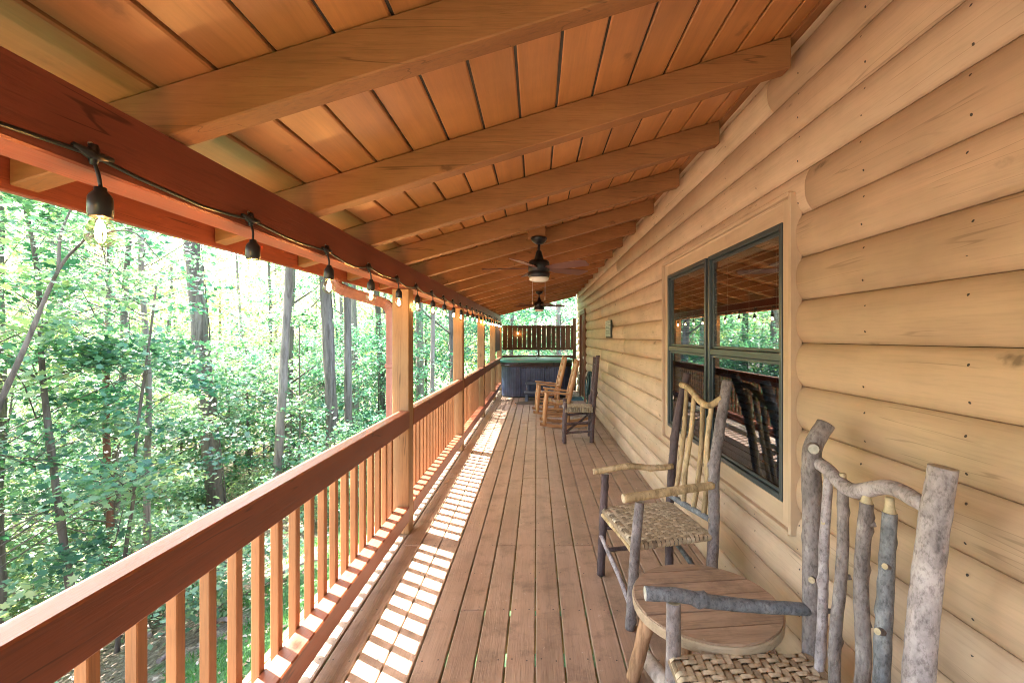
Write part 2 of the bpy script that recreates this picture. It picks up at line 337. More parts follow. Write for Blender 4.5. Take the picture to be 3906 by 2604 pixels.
# ------------------------------------------------------------------ deck
Y0, Y1 = -4.4, 14.4
deck = empty('deck_floor', (0, 0, 0), None, None, kind='structure')
joist = [-1.85 + .405 * i for i in range(-6, 41)]
PIT = .1443; nails = []
def nail_disc(acc, c, n, r):
    n = Vector(n); a = n.orthogonal().normalized(); b_ = n.cross(a); o = len(acc[0])
    for k in range(6): acc[0].append(Vector(c) + (a * math.cos(k * 1.047) + b_ * math.sin(k * 1.047)) * r)
    acc[1].append(tuple(o + k for k in range(6)))
dn = ([], [])
jset = [[3.415, 8.275], [5.035, 10.705], [3.415, 9.49], [2.605, 7.06, 11.92], [6.25, 11.11]]
for k in range(-9, 9):
    x0 = -.006 + PIT * k; x1 = x0 + PIT; w = PIT - random.uniform(.006, .0095)
    if x1 > 1.2: x1 = 1.2; w = x1 - x0 - .006
    js = random.choice(jset) if k not in (-2, 1) else jset[0]
    if k == -3: js = jset[3]
    cuts = [Y0] + js + [Y1]
    for a, c in zip(cuts[:-1], cuts[1:]):
        o = box('deck_board', ((x0 + x1) / 2 + random.uniform(-.0012, .0012), (a + c) / 2, -.019 + random.uniform(-.0012, .0012)), (w, c - a - .004, .038), M_deck, deck, bev=.004)
    for j in joist:
        for s in (.2, .8):
            if random.random() < .93: nail_disc(dn, (x0 + w * s + random.uniform(-.008, .008), j + random.uniform(-.009, .009), .0022), (0, 0, 1), .0045)
        if any(abs(j - q) < .06 for q in js):
            for s in (.2, .8): nail_disc(dn, (x0 + w * s, j + .028, .0022), (0, 0, 1), .0045)
o = link('nail_head', mesh('nail_head', dn[0], dn[1]), M_nail, deck); o['kind'] = 'stuff'
for i, y in enumerate(joist):
    box('joist', (-.05, y, -.14), (2.4, .038, .19), timber('X'), deck, bev=0)
box('rim_board', (-1.325, 5.0, -.13), (.04, 18.8, .25), timber('Y'), deck)

# ------------------------------------------------------------------ cabin wall with log siding, window, door
wallo = empty('cabin_wall', (1.25, 6, 0), 'long tan log-sided cabin wall running along the right of the porch', 'wall')
WY1 = 13.62
def log_course(z0, z1, ya, yb, nm='log_siding'):
    prof = []; n = 12
    for i in range(n + 1):
        tt = i / n; prof.append((1.224 - .035 * (1 - abs(2 * tt - 1) ** 2.4) ** .85, z0 + .0012 + (z1 - z0 - .0024) * tt))
    prof += [(1.245, z1 - .002), (1.245, z0 + .002)]
    c = Vector((1.21, (ya + yb) / 2, (z0 + z1) / 2)); m_ = len(prof); v, f, sm = [], [], []
    ysq = [ya, ya + .003] + [yb - .003, yb]
    for q, y in enumerate(ysq):
        ins = .003 if q in (0, 3) else 0
        v += [Vector((px + ins, y, pz)) - c for px, pz in prof]
    for s in range(3):
        for i in range(m_): f.append((s * m_ + i, s * m_ + (i + 1) % m_, (s + 1) * m_ + (i + 1) % m_, (s + 1) * m_ + i)); sm.append(s == 1 and i < n)
    f.append(tuple(range(m_))); f.append(tuple(reversed(range(3 * m_, 4 * m_)))); sm += [False, False]
    me = mesh(nm, v, f); me.polygons.foreach_set('use_smooth', sm)
    bm = bmesh.new(); bm.from_mesh(me); bmesh.ops.recalc_face_normals(bm, faces=bm.faces[:]); bm.to_mesh(me); bm.free()
    return link(nm, me, M_log, wallo, c)
WIN = (2.12, 4.19); DOOR = (11.0, 12.25)
sn = ([], [])
studs = [-1.6 + .408 * i for i in range(-6, 39)]
for k in range(-8, 8):
    z0 = 1.533 + .197 * k; z1 = z0 + .197; z1 = min(z1, 2.905)
    blocks = [(Y0, WY1)]
    def cut(bl, a, b_):
        out = []
        for p, q in bl:
            if p < a: out.append((p, min(a, q)))
            if q > b_: out.append((max(b_, p), q))
        return out
    if z0 > .74 and z1 < 2.14: blocks = cut(blocks, *WIN)
    if z1 < 2.14: blocks = cut(blocks, *DOOR)
    for p, q in blocks:
        js = []
        if q - p > 5: js = [p + random.choice([.3, .5, .62]) * (q - p)]
        if k == 6: js = [2.35, 8.2]
        if k == 3 and p < 1: js = [2.02] if q > 3 else []
        pts = [p] + [j for j in js if p + .3 < j < q - .3] + [q]
        for a, c in zip(pts[:-1], pts[1:]): log_course(z0, z1, a + .0008, c - .0008)
        for s in studs:
            if p + .05 < s < q - .05:
                for zz in (z0 + .045, z0 + .15):
                    if zz < 2.88:
                        tt = (zz - z0) / .197; d = .035 * (1 - abs(2 * tt - 1) ** 2.4) ** .85
                        nz_ = -.5 if tt < .5 else .5
                        if random.random() < .9: nail_disc(sn, (1.2235 - d - .0012, s + random.uniform(-.012, .012), zz + random.uniform(-.008, .008)), (-1, 0, .35 * (1 if tt > .5 else -1)), .0046)
o = link('nail_head', mesh('nail_head', sn[0], sn[1]), M_nail, wallo); o['kind'] = 'stuff'
box('ledger', (1.172, 4.6, 2.965), (.045, 18, .11), timber('Y'), wallo)
# wall core around the openings
def core(ya, yb, za, zb): box('wall_core', (1.305, (ya + yb) / 2, (za + zb) / 2), (.115, yb - ya, zb - za), M_wall, wallo, bev=0)
core(Y0, WIN[0] + .05, -.05, 3.1); core(WIN[1] - .05, DOOR[0] + .04, -.05, 3.1); core(DOOR[1] - .04, WY1 - .002, -.05, 3.1)
core(WIN[0] + .05, WIN[1] - .05, -.05, .73); core(WIN[0] + .05, WIN[1] - .05, 2.15, 3.1); core(DOOR[0] + .04, DOOR[1] - .04, 2.15, 3.1)
box('corner_board', (1.27, WY1 + .02, 1.45), (.13, .035, 3.0), M_dark, wallo)
# window casings (a proud outer board round a recessed flat casing)
ya, yb, za, zb = 2.095, 4.215, .65, 2.225
for yy in (ya, yb): box('window_casing_edge', (1.190, yy, (za + zb) / 2), (.055, .022, zb - za), M_trim, wallo)
for zz in (za, zb): box('window_casing_edge', (1.190, (ya + yb) / 2, zz), (.055, yb - ya - .024, .022), M_trimY, wallo)
for yy, w in ((ya + .055, .088), (yb - .055, .088)): box('window_casing', (1.199, yy, (za + zb) / 2), (.022, w, zb - za - .03), M_trim, wallo)
for zz, w in ((zb - .062, .10), (za + .062, .10)): box('window_casing', (1.200, (ya + yb) / 2, zz), (.02, yb - ya - .20, w), M_trimY, wallo)
def make_window(y0, y1):
    z0, z1 = .765, 2.115; ym = (y0 + y1) / 2; zm = 1.462
    parts = []
    def bar(y, z, sy, sz, x=1.2, sx=.03):
        me = box_mesh((sx, sy, sz), .003, 'frame'); off = Vector((x - 1.2, y - ym, z - zm)); 
        parts.append(([p.co + off for p in me.vertices], [tuple(p.vertices) for p in me.polygons], [0] * len(me.polygons)))
    for yy in (y0 + .014, y1 - .014): bar(yy, (z0 + z1) / 2, .028, z1 - z0)
    bar(ym, z0 + .014, y1 - y0 - .058, .028); bar(ym, z1 - .014, y1 - y0 - .058, .028)
    V, F, Mi = join_parts(parts); w = link('window', mesh('window', V, F), M_winfr, wallo, (1.2, ym, zm))
    box('meeting_rail', (1.202, ym, zm), (.026, y1 - y0 - .06, .040), M_winfr, w)
    for nm, a, c, xx, mt in (('sash', zm + .022, z1 - .03, 1.212, M_pane), ('sash', z0 + .03, zm - .022, 1.207, M_screenpane)):
        parts = []
        for yy in (y0 + .038, y1 - .038):
            me = box_mesh((.014, .018, c - a), .002, 'sash'); parts.append(([p.co + Vector((0, yy - ym, 0)) for p in me.vertices], [tuple(p.vertices) for p in me.polygons], [0] * len(me.polygons)))
        for zz in (a + .009, c - .009):
            me = box_mesh((.0135, y1 - y0 - .094, .018), .002, 'sash'); parts.append(([p.co + Vector((0, 0, zz - (a + c) / 2)) for p in me.vertices], [tuple(p.vertices) for p in me.polygons], [0] * len(me.polygons)))
        V, F, Mi = join_parts(parts); link('sash', mesh('sash', V, F), M_winfr, w, (xx, ym, (a + c) / 2))
        box('pane', (xx + .001, ym, (a + c) / 2), (.003, y1 - y0 - .094, c - a - .036), mt, w, bev=0)
    box('blind_valance', (1.255, ym, z1 - .045), (.02, y1 - y0 - .05, .06), M_blind, w)
    n = 31
    for i in range(n):
        zz = z1 - .09 - .042 * i
        if zz > z0 + .02: box('blind_slat', (1.262, ym, zz), (.046, y1 - y0 - .07, .0028), M_blind, w, bev=0, rot=(0, R(-12), 0))
    for s in (.18, .5, .82): tube('blind_cord', [(1.25, y0 + s * (y1 - y0), z1 - .06), (1.25, y0 + s * (y1 - y0), z0 + .03)], .0012, M_blind, w, seg=5)
make_window(2.20, 3.15); make_window(3.19, 4.12)
# room behind the window
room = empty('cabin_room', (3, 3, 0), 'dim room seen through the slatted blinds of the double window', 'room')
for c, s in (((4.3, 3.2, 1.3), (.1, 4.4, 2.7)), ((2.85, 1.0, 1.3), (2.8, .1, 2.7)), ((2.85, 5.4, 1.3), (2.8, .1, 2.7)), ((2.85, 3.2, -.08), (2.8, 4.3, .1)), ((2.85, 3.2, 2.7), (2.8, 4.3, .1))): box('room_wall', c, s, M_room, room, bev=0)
# door
for yy in (11.045, 12.205): box('door_casing', (1.186, yy, 1.125), (.05, .09, 2.25), M_door, wallo)
box('door_casing', (1.188, 11.625, 2.195), (.046, 1.066, .10), M_door, wallo)
dr = box('door', (1.235, 11.625, 1.07), (.045, 1.06, 2.10), M_door, wallo)
for zz, hh in ((1.55, .9), (.52, .72)):
    for s in (-.26, .26): box('door_panel', (1.209, 11.625 + s, zz), (.012, .38, hh), M_door, dr, bev=.005)
lathe('door_knob', [(.012, 0), (.012, .03), (.030, .045), (.034, .06), (.026, .075), (.004, .08)], M_opal, dr, (1.214, 11.17, 1.06), 14, (0, R(-90), 0))

# ------------------------------------------------------------------ roof: rafters, planks, beam, eave
roof = empty('porch_roof', (0, 6, 2.6), 'sloping timber porch roof with exposed rafters and plank ceiling overhead', 'roof')
def zr(x, y):
    l = .555 + .0068 * (y - 2); r = 1.214 - .0022 * (y - 2)
    return H + l + (r - l) * (x + 1.02) / 2.16
XE = -1.45
def skew(k): return 0 if k < 1 else min(.25, .07 * (k - 1))
for k in range(-6, 16):
    yr = 1.25 + .80 * k; yl = yr - skew(k); w = .075
    if k == 15: yr -= .06
    yo = yl - (yr - yl) * (-1.02 - XE) / 2.16 
    def P(x, y, d): return (x, y, zr(x, y) + d)
    hexa('rafter', [P(XE, yo, 0), P(XE, yo + w, 0), P(XE, yo + w, .143), P(XE, yo, .143)], [P(1.149, yr, 0), P(1.149, yr + w, 0), P(1.149, yr + w, .143), P(1.149, yr, .143)], timber('X'), roof, bev=.004)
xe = [-1.701 + .1628 * k for k in range(18)] + [1.235]
for i in range(len(xe) - 1):
    xa, xb = xe[i] + .005, xe[i + 1] - .005
    if i == 0: xa = -1.70
    yy = np.linspace(-4.4, 13.45, 9); v, f = [], []
    c = Vector(((xa + xb) / 2, 5.7, zr((xa + xb) / 2, 5.7) + .16)); jit = random.uniform(-.001, .001)
    for y in yy:
        for x, d in ((xa, .1465 + jit + .004), (xa + .005, .1465 + jit), (xb - .005, .1465 + jit), (xb, .1465 + jit + .004), (xb, .175), (xa, .175)): v.append(Vector((x, y, zr(x, y) + d)) - c)
    for s in range(8):
        for q in range(6): f.append((s * 6 + q, (s + 1) * 6 + q, (s + 1) * 6 + (q + 1) % 6, s * 6 + (q + 1) % 6))
    f.append(tuple(range(6))); f.append(tuple(reversed(range(48, 54))))
    me = mesh('ceiling_plank', v, f); bm = bmesh.new(); bm.from_mesh(me); bmesh.ops.recalc_face_normals(bm, faces=bm.faces[:]); bm.to_mesh(me); bm.free()
    link('ceiling_plank', me, M_ceil, roof, c)
hexa('roof_sheathing', [(-1.71, -4.4, zr(-1.71, -4.4) + .18), (-1.71, 13.5, zr(-1.71, 13.5) + .18), (-1.71, 13.5, zr(-1.71, 13.5) + .22), (-1.71, -4.4, zr(-1.71, -4.4) + .22)], [(3.5, -4.4, 3.75), (3.5, 13.5, 3.7), (3.5, 13.5, 3.74), (3.5, -4.4, 3.79)], M_roof, roof, bev=0)
def bx(y): return -1.0 - .0032 * (y + 1)
def bz(y): return H + .372 + .0062 * max(0, y - 1.5)
segs = [-4.4, -.4, 5.92, 11.0, 13.25]
for a, c in zip(segs[:-1], segs[1:]):
    q = lambda y: [(bx(y), y, bz(y)), (bx(y) - .11, y, bz(y)), (bx(y) - .11, y, zr(bx(y) - .11, y) - .001), (bx(y), y, zr(bx(y), y) - .001)]
    hexa('roof_beam', q(a + .001), q(c - .001), wood(BEAM, 'Y', name='beam_timber', knots=.6, var=.08, cracks=.9), roof, bev=.005)
fz = lambda y: zr(XE, y)
hexa('fascia', [(XE - .002, -4.4, fz(-4.4) - .015), (XE - .03, -4.4, fz(-4.4) - .015), (XE - .03, -4.4, fz(-4.4) + .15), (XE - .002, -4.4, fz(-4.4) + .15)], [(XE - .002, 13.4, fz(13.4) - .015), (XE - .03, 13.4, fz(13.4) - .015), (XE - .03, 13.4, fz(13.4) + .15), (XE - .002, 13.4, fz(13.4) + .15)], wood(BEAM, 'Y', name='beam_timber', knots=.6, var=.08, cracks=.9), roof)  # dark beam colour stands in for the shade on the inner face
# gutter channel
gpv = [(0, .1), (0, 0), (-.08, 0), (-.125, .05), (-.125, .13), (-.122, .13), (-.122, .051), (-.078, .003), (-.003, .003), (-.003, .1)]
v = []; 
for y in (-4.4, 13.42): v += [Vector((XE - .034 + a, y - 5.7, fz(y) - fz(5.7) + b_)) for a, b_ in gpv]
f = [(i, (i + 1) % 10, 10 + (i + 1) % 10, 10 + i) for i in range(10)]
link('gutter', mesh('gutter', v, f), M_gut, roof, (0, 5.7, fz(5.7) + .03))
# downspout: corrugated elbow pipe
def spout(name, pts, parent, w=.043, d=.03, ribs=True):
    pts = catmull(pts, 6); v, f = [], []; n = 0; c = pts[0].copy()
    prof = []
    for i in range(24):
        s = 6.2832 * i / 24; ca, sa = math.cos(s), math.sin(s)
        px = w * math.copysign(abs(ca) ** .35, ca); py = d * math.copysign(abs(sa) ** .35, sa)
        if ribs and i % 2 == 0: px *= .93; py *= .93
        prof.append((px, py))
    for i, p in enumerate(pts):
        tg = (pts[min(i + 1, len(pts) - 1)] - pts[max(i - 1, 0)]).normalized(); a = Vector((.55, 1, 0)) if abs(tg.z) < .9 else Vector((0, 1, 0)); a = (a - tg * a.dot(tg)).normalized(); 
        a = Vector((0, 1, 0)); a = (a - tg * a.dot(tg)).normalized(); b_ = tg.cross(a); cr = 1 + (.05 * (i % 2) if abs(tg.z) < .98 else 0)
        v += [p - c + (b_ * px + a * py) * cr for px, py in prof]
    for i in range(len(pts) - 1):
        for k in range(24): f.append((i * 24 + k, i * 24 + (k + 1) % 24, (i + 1) * 24 + (k + 1) % 24, (i + 1) * 24 + k))
    return link(name, mesh(name, v, f), M_gut, parent, c)
sp = empty('downspout', (-1.5, 3.5, 1.9), 'dusty red downspout elbowing from the gutter down the nearest porch post', 'downspout')
spout('elbow_pipe', [(-1.52, 3.42, 2.06), (-1.52, 3.42, 1.99), (-1.50, 3.45, 1.94), (-1.44, 3.5, 1.905), (-1.30, 3.6, 1.86), (-1.22, 3.66, 1.83), (-1.18, 3.68, 1.78), (-1.176, 3.685, 1.70)], sp, .04, .034)
spout('straight_pipe', [(-1.176, 3.685, 1.72), (-1.176, 3.685, .4), (-1.176, 3.685, -2.4)], sp, .034, .04)
for zz in (1.33, .6): box('pipe_strap', (-1.176, 3.685, zz), (.078, .09, .035), M_gut, sp, bev=.004)

# ------------------------------------------------------------------ posts and railing
PY = [.2, 3.60, 6.25, 8.85, 11.25, 13.32]
plab = {1: 'nearest square tan porch post, beside the downspout', 2: 'second square porch post along the railing, between bulbs of the string', 3: 'third square porch post along the railing', 4: 'fourth porch post, where the dark side screen begins', 5: 'far corner porch post carrying the end of the beam beside the hot tub'}
for i, y in enumerate(PY):
    xo = -.004 * i; top = bz(y + .07) - .002
    p = empty('porch_post', (-1.07 + xo, y + .066, 0), plab.get(i, 'square porch post standing behind the camera position'), 'post', 'porch posts along the railing')
    hexa('shaft', [(-1.002 + xo, y, -.0), (-1.135 + xo, y, 0), (-1.135 + xo, y + .132, 0), (-1.002 + xo, y + .132, 0)], [(-1.006 + xo, y + .004, top), (-1.138 + xo, y, top), (-1.138 + xo, y + .136, top), (-1.004 + xo, y + .132, top)], postw('Z'), p, bev=.006)
    box('foot', (-1.07 + xo, y + .066, -1.27), (.13, .13, 2.45), postw('Z'), p, bev=.005)
names = ['nearest railing section with dark red-brown rail, running out of the left of the photo', 'second railing section from the camera, between the first two posts in view', 'third railing section, between the second and third posts', 'fourth railing section, just before the dark side screen', 'last railing section, below the dark side screen by the hot tub']
bal_mesh_key = 'bal'
for i in range(5):
    a, c = PY[i] + .134, PY[i + 1] - .002; xo = -.004 * i
    r = empty('railing', (-1.05 + xo, (a + c) / 2, 0), names[i], 'railing', 'porch railing sections')
    if i == 0:
        a = -2
    if i == 0: a2 = .334
    else: a2 = a
    box('top_rail', (-1.045 + xo, (a2 + c) / 2, .910), (.089, c - a2, .14), railw('Y'), r, bev=.006)
    box('bottom_rail', (-1.052 + xo, (a2 + c) / 2, .164), (.098, c - a2, .118), railw('Y'), r, bev=.006)
    n = 0; y = 1.948 - .1385 * 12
    while y < c - .04:
        if y > a2 + .02: 
            box('baluster', (-1.120 + xo + random.uniform(-.001, .001), y + .018 + random.uniform(-.003, .003), .52), (.036, .036, .86), railw('Z') if False else wood(BALC, 'Z', name='baluster_timber', knots=.3, var=.16), r, bev=.003)
        y += .1385
r0 = empty('railing', (-1.05, -.9, 0), 'railing section behind the camera position', 'railing', 'porch railing sections')
box('top_rail', (-1.045, -2.1, .91), (.089, 4.58, .14), railw('Y'), r0, bev=.006); box('bottom_rail', (-1.052, -2.1, .155), (.098, 4.58, .135), railw('Y'), r0, bev=.006)
for q in range(32): box('baluster', (-1.12, -4.3 + .1385 * q, .52), (.036, .036, .86), wood(BALC, 'Z', name='baluster_timber', knots=.3, var=.16), r0)

# ------------------------------------------------------------------ dark privacy screens
ps = empty('privacy_screen', (0, 13.42, 0), 'dark brown board screen across the far end of the porch above the hot tub', 'fence')
x = -.985; n = 0
while x < 1.06:
    w = .128 if n % 3 else .134
    box('screen_board', (x + w / 2, 13.42 + (.004 if n % 2 else 0), 1.545 + random.uniform(-.006, .006)), (w, .022, .725), M_dark, ps, bev=.002)
    x += .1425; n += 1
for zz, hh in ((1.865, .06), (1.225, .07)): box('screen_rail', (.045, 13.446, zz), (2.1, .024, hh), M_darkX, ps)
box('cap_rail', (.045, 13.43, .985), (2.1, .12, .09), M_darkX, ps); box('bottom_rail', (.045, 13.43, .2), (2.1, .09, .13), M_darkX, ps)
box('mid_post', (.072, 13.48, 1.45), (.05, .05, .95), M_dark, ps); box('end_post', (1.12, 13.43, 1.06), (.09, .1, 2.12), M_dark, ps)
for q in range(14): box('baluster', (-.93 + q * .15, 13.46, .59), (.036, .036, .72), M_dark, ps)
ss = empty('side_screen', (-1.06, 12.3, 1.5), 'dark board side screen above the last railing section, left of the hot tub', 'fence')
for q in range(13): box('screen_board', (-1.075, 11.46 + q * .148, 1.545), (.022, .135, .725), M_dark, ss, bev=.002)
for zz in (1.87, 1.22): box('screen_rail', (-1.10, 12.35, zz), (.024, 1.9, .06), M_darkY, ss)

# ------------------------------------------------------------------ string lights
sl = empty('string_lights', (-.99, 1.02, 1.97), 'black string of warm Edison bulbs hung along the porch beam', 'string lights')
BY = [-.10, .46, 1.02, 1.584, 2.166, 2.717, 3.27, 3.80, 4.37, 4.93, 5.48, 6.04, 6.6, 7.15, 7.7, 8.27, 8.83, 9.4, 9.95, 10.5, 11.05, 11.6, 12.15, 12.7, 13.1]
cpts = []; 
def bxx(y): return bx(y) + .011
for a, c in zip(BY[:-1], BY[1:]):
    za, zc = bz(a) + .037, bz(c) + .037
    sg = random.uniform(.012, .03)
    for q in range(5):
        s = q / 5; cpts.append((bxx(a + (c - a) * s) + .004 * math.sin(s * 9), a + (c - a) * s, za + (zc - za) * s - 4 * s * (1 - s) * sg + random.uniform(-.002, .002)))
tube('cable', cpts, .0052, M_black, sl, seg=7)
sock_prof = [(.004, .012), (.011, .010), (.012, .002), (.019, -.006), (.0222, -.013), (.0228, -.030), (.0228, -.050), (.0215, -.0515), (.0215, -.057), (.019, -.057)]
bulb_prof = [(.013, -.052), (.014, -.060), (.020, -.070), (.026, -.084), (.0285, -.097), (.026, -.110), (.018, -.120), (.008, -.1245), (.001, -.1255)]
v1, f1 = lathe_vf(sock_prof, 16); sock_me = mesh('socket', v1, f1, True); sock_me.materials.append(M_black)
v1, f1 = lathe_vf(bulb_prof, 18); bulb_me = mesh('bulb', v1, f1[:-2], True); bulb_me.materials.append(M_bulb)
fil = []
for q in range(6):
    an = q * 1.047; fil.append(tube_vf([(.003 * math.cos(an), .003 * math.sin(an), -.066), (.009 * math.cos(an), .009 * math.sin(an), -.082), (.0085 * math.cos(an + .3), .0085 * math.sin(an + .3), -.106)], .0012, 4))
V, F, Mi = join_parts(fil); fil_me = mesh('filament', V, F); fil_me.materials.append(M_fil)
con = tube_vf([(0, -.045, .004), (0, -.02, .001), (0, 0, -.003), (0, .02, .001), (0, .045, .004)], [.0065, .010, .013, .010, .0065], 8)
con2 = tube_vf([(0, 0, .022), (0, 0, .0), (0, 0, -.022)], [.009, .012, .007], 8)
V, F, Mi = join_parts([con, con2]); con_me = mesh('connector', V, F, True); con_me.materials.append(M_black)
for i, y in enumerate(BY):
    z = bz(y) + .037; x = bxx(y); dy = random.uniform(-.006, .006)
    link('connector', con_me, None, sl, (x + .003, y, z))
    lathe('screw', [(.006, 0), (.006, .003), (.003, .005)], M_screw, sl, (x - .006, y, z + .024), 8, (0, R(90), 0))
    drop = .082
    tube('drop_cable', [(x + .004, y, z - .015), (x + .012, y + dy * .4, z - .045), (x + .013, y + dy, z - drop + .012)], .0042, M_black, sl, seg=6, sub=3)
    s = link('socket', sock_me, None, sl, (x + .013, y + dy, z - drop)); bb = link('bulb', bulb_me, None, s, (x + .013, y + dy, z - drop)); link('filament', fil_me, None, s, (x + .013, y + dy, z - drop))
ob = empty('screen_bulb', (-.53, 13.36, 1.75), 'single lit bulb hanging against the dark screen at the porch end', 'light bulb')
link('socket', sock_me, None, ob, (-.53, 13.36, 1.76)); link('bulb', bulb_me, None, ob, (-.53, 13.36, 1.76)); link('filament', fil_me, None, ob, (-.53, 13.36, 1.76))
tube('drop_cable', [(-.53, 13.36, 1.77), (-.53, 13.37, 1.83), (-.53, 13.405, 1.915)], .004, M_black, ob, seg=6)

# ------------------------------------------------------------------ ceiling fans
def make_fan(loc, ang, label, blk):
    x, y, z = loc       # z = blade plane
    t_ = empty('ceiling_fan', loc, label, 'ceiling fan', 'ceiling fans under the porch roof')
    box('mounting_block', (x - .02, y + .02, z + .33), (.16, .10, .115), timber('X'), t_)
    lathe('canopy', [(.075, .272), (.074, .258), (.062, .235), (.035, .215), (.018, .21)], M_fan, t_, loc, 24)
    lathe('downrod', [(.0125, .225), (.0125, .12)], M_fan, t_, loc, 10)
    lathe('motor_housing', [(.022, .150), (.026, .135), (.045, .07), (.052, .055), (.082, .062), (.094, .050), (.098, .025), (.098, -.034), (.092, -.038), (.092, -.044), (.099, -.048), (.099, -.082), (.088, -.094)], M_fan, t_, loc, 32)
    lathe('light_bowl', [(.090, -.092), (.090, -.106), (.084, -.118), (.063, -.127), (.030, -.132), (.002, -.133)], M_opal, t_, loc, 32)
    for k in range(5):
        an = ang + k * 6.2832 / 5; v, f = [], []
        rr = [.085, .15, .21, .36, .50, .515]; ww = [.025, .035, .058, .064, .066, .045]; pitch = R(-13)
        for r, w in zip(rr, ww):
            for s, h in ((-w, -.003), (w, -.003), (w, .003), (-w, .003)):
                v.append((r + (.02 if (s < 0 and r == .515) else 0), s * math.cos(pitch), s * math.sin(pitch) + h))
        for i in range(5):
            for q in range(4): f.append((i * 4 + q, (i + 1) * 4 + q, (i + 1) * 4 + (q + 1) % 4, i * 4 + (q + 1) % 4))
        f += [(0, 1, 2, 3), (23, 22, 21, 20)]
        b_ = link('fan_blade', mesh('fan_blade', v, f), M_blade, t_, (x, y, z - .010), (0, 0, an))
    for dx, ln in ((-.058, .24), (.055, .20)):
        tube('pull_chain', [(x + dx, y - .06, z - .07), (x + dx, y - .062, z - .08 - ln)], .0014, M_screw, t_, seg=5)
        lathe('pull_knob', [(.003, .02), (.005, .01), (.005, -.01), (.002, -.014)], M_rockend, t_, (x + dx, y - .062, z - .09 - ln), 8)
    return t_
make_fan((.023, 4.15, 2.196), R(-40), 'nearer black five-blade ceiling fan with opal light bowl', 0)
make_fan((.054, 9.07, 2.20), R(8), 'farther, smaller-looking ceiling fan near the porch end', 0)

# ------------------------------------------------------------------ stick furniture
def stick(nm, p, a, b_, r, mat=B_grey, bend=.008, kn=3, seed=None, cut=M_cut, mid=None, r2=None, seg=12):
    seed = random.randint(0, 9999) if seed is None else seed; rr = random.Random(seed)
    a, b_ = Vector(a), Vector(b_); d = b_ - a
    if mid: P = [a] + [Vector(q) for q in mid] + [b_]
    else:
        P = [a]
        for s in (.3, .65): P.append(a + d * s + Vector((rr.uniform(-1, 1), rr.uniform(-1, 1), rr.uniform(-1, 1) * (.2 if abs(d.z) > .3 else 1))) * bend)
        P.append(b_)
    n = max(4, int(d.length / .018 / (len(P) - 1)))
    r2 = r2 or r * .92
    return tube(nm, P, [r, r * rr.uniform(.97, 1.06), r2], mat, p, seg=seg, sub=n, cutmat=cut, rough=.08, seed=seed, knobs=kn)
def woven_seat(p, corners, z_thick=.016, n1=20, n2=18, name='seat'):
    """corners: front-far, front-near, back-near, back-far (world); splint strips woven in a herringbone twill"""
    A, B, C_, D = [Vector(c) for c in corners]
    P = lambda u, v: (A.lerp(B, u)).lerp(D.lerp(C_, u), v)
    cen = (A + B + C_ + D) / 4
    # solid rim wrapped by the strips
    seat = tube(name, [A, B, C_, D, A], .017, M_splint[2], p, seg=8)
    def strip(u0, along_u, k, n_other, mat):
        wd = (.5 / (n1 if along_u else n2)) * .86; rows = []; S = n_other * 2 + 1
        v, f = [], []
        order = []
        for i in range(-3, S + 4):
            s = i / (S) ; h = 0
            if i < 0 or i > S:
                ss_ = (-i / 3) if i < 0 else ((i - S) / 3); ang = ss_ * math.pi * .9
                s_cl = -.03 * math.sin(ang) if i < 0 else 1 + .03 * math.sin(ang); h = .019 * math.cos(ang) 
            else:
                s_cl = s; j = int(s * n_other); over = ((j + (k if along_u else -k) + (0 if along_u else 2)) % 4) < 2
                if along_u is False: over = not (((k - j) % 4) < 2)
                else: over = ((j - k) % 4) < 2
                h = .019 + (.0042 if over else -.0030)
            for e in (-1, 1):
                uu = u0 + e * wd
                q = P(uu, s_cl) if along_u else P(s_cl, uu)
                v.append(q + Vector((0, 0, h)) - cen)
        m_ = len(v) // 2
        for i in range(m_ - 1): f.append((2 * i, 2 * i + 1, 2 * i + 3, 2 * i + 2))
        me = mesh('woven_strip', v, f, True); 
        o = link('woven_strip', me, mat, seat, cen)
    v_ = [P(a_, b_) + Vector((0, 0, .006)) - cen for a_, b_ in ((.02, .02), (.98, .02), (.98, .98), (.02, .98))]; v_ += [q - Vector((0, 0, .01)) for q in v_]
    link('seat_core', mesh('seat_core', v_, [(0, 1, 2, 3), (7, 6, 5, 4), (0, 4, 5, 1), (1, 5, 6, 2), (2, 6, 7, 3), (3, 7, 4, 0)]), M_splint[3], seat, cen)  # dark sheet added below the strips, puts shade into the gaps of the weave
    # order: along_u True => fixed u, runs along v
    for k in range(n1): strip((k + .5) / n1, True, k, n2, random.choice([M_splint[0], M_splint[0], M_splint[0], M_splint[1]]))
    for k in range(n2): strip((k + .5) / n2, False, k, n1, random.choice([M_splint[1], M_splint[1], M_splint[0], M_splint[2]]))
    return seat
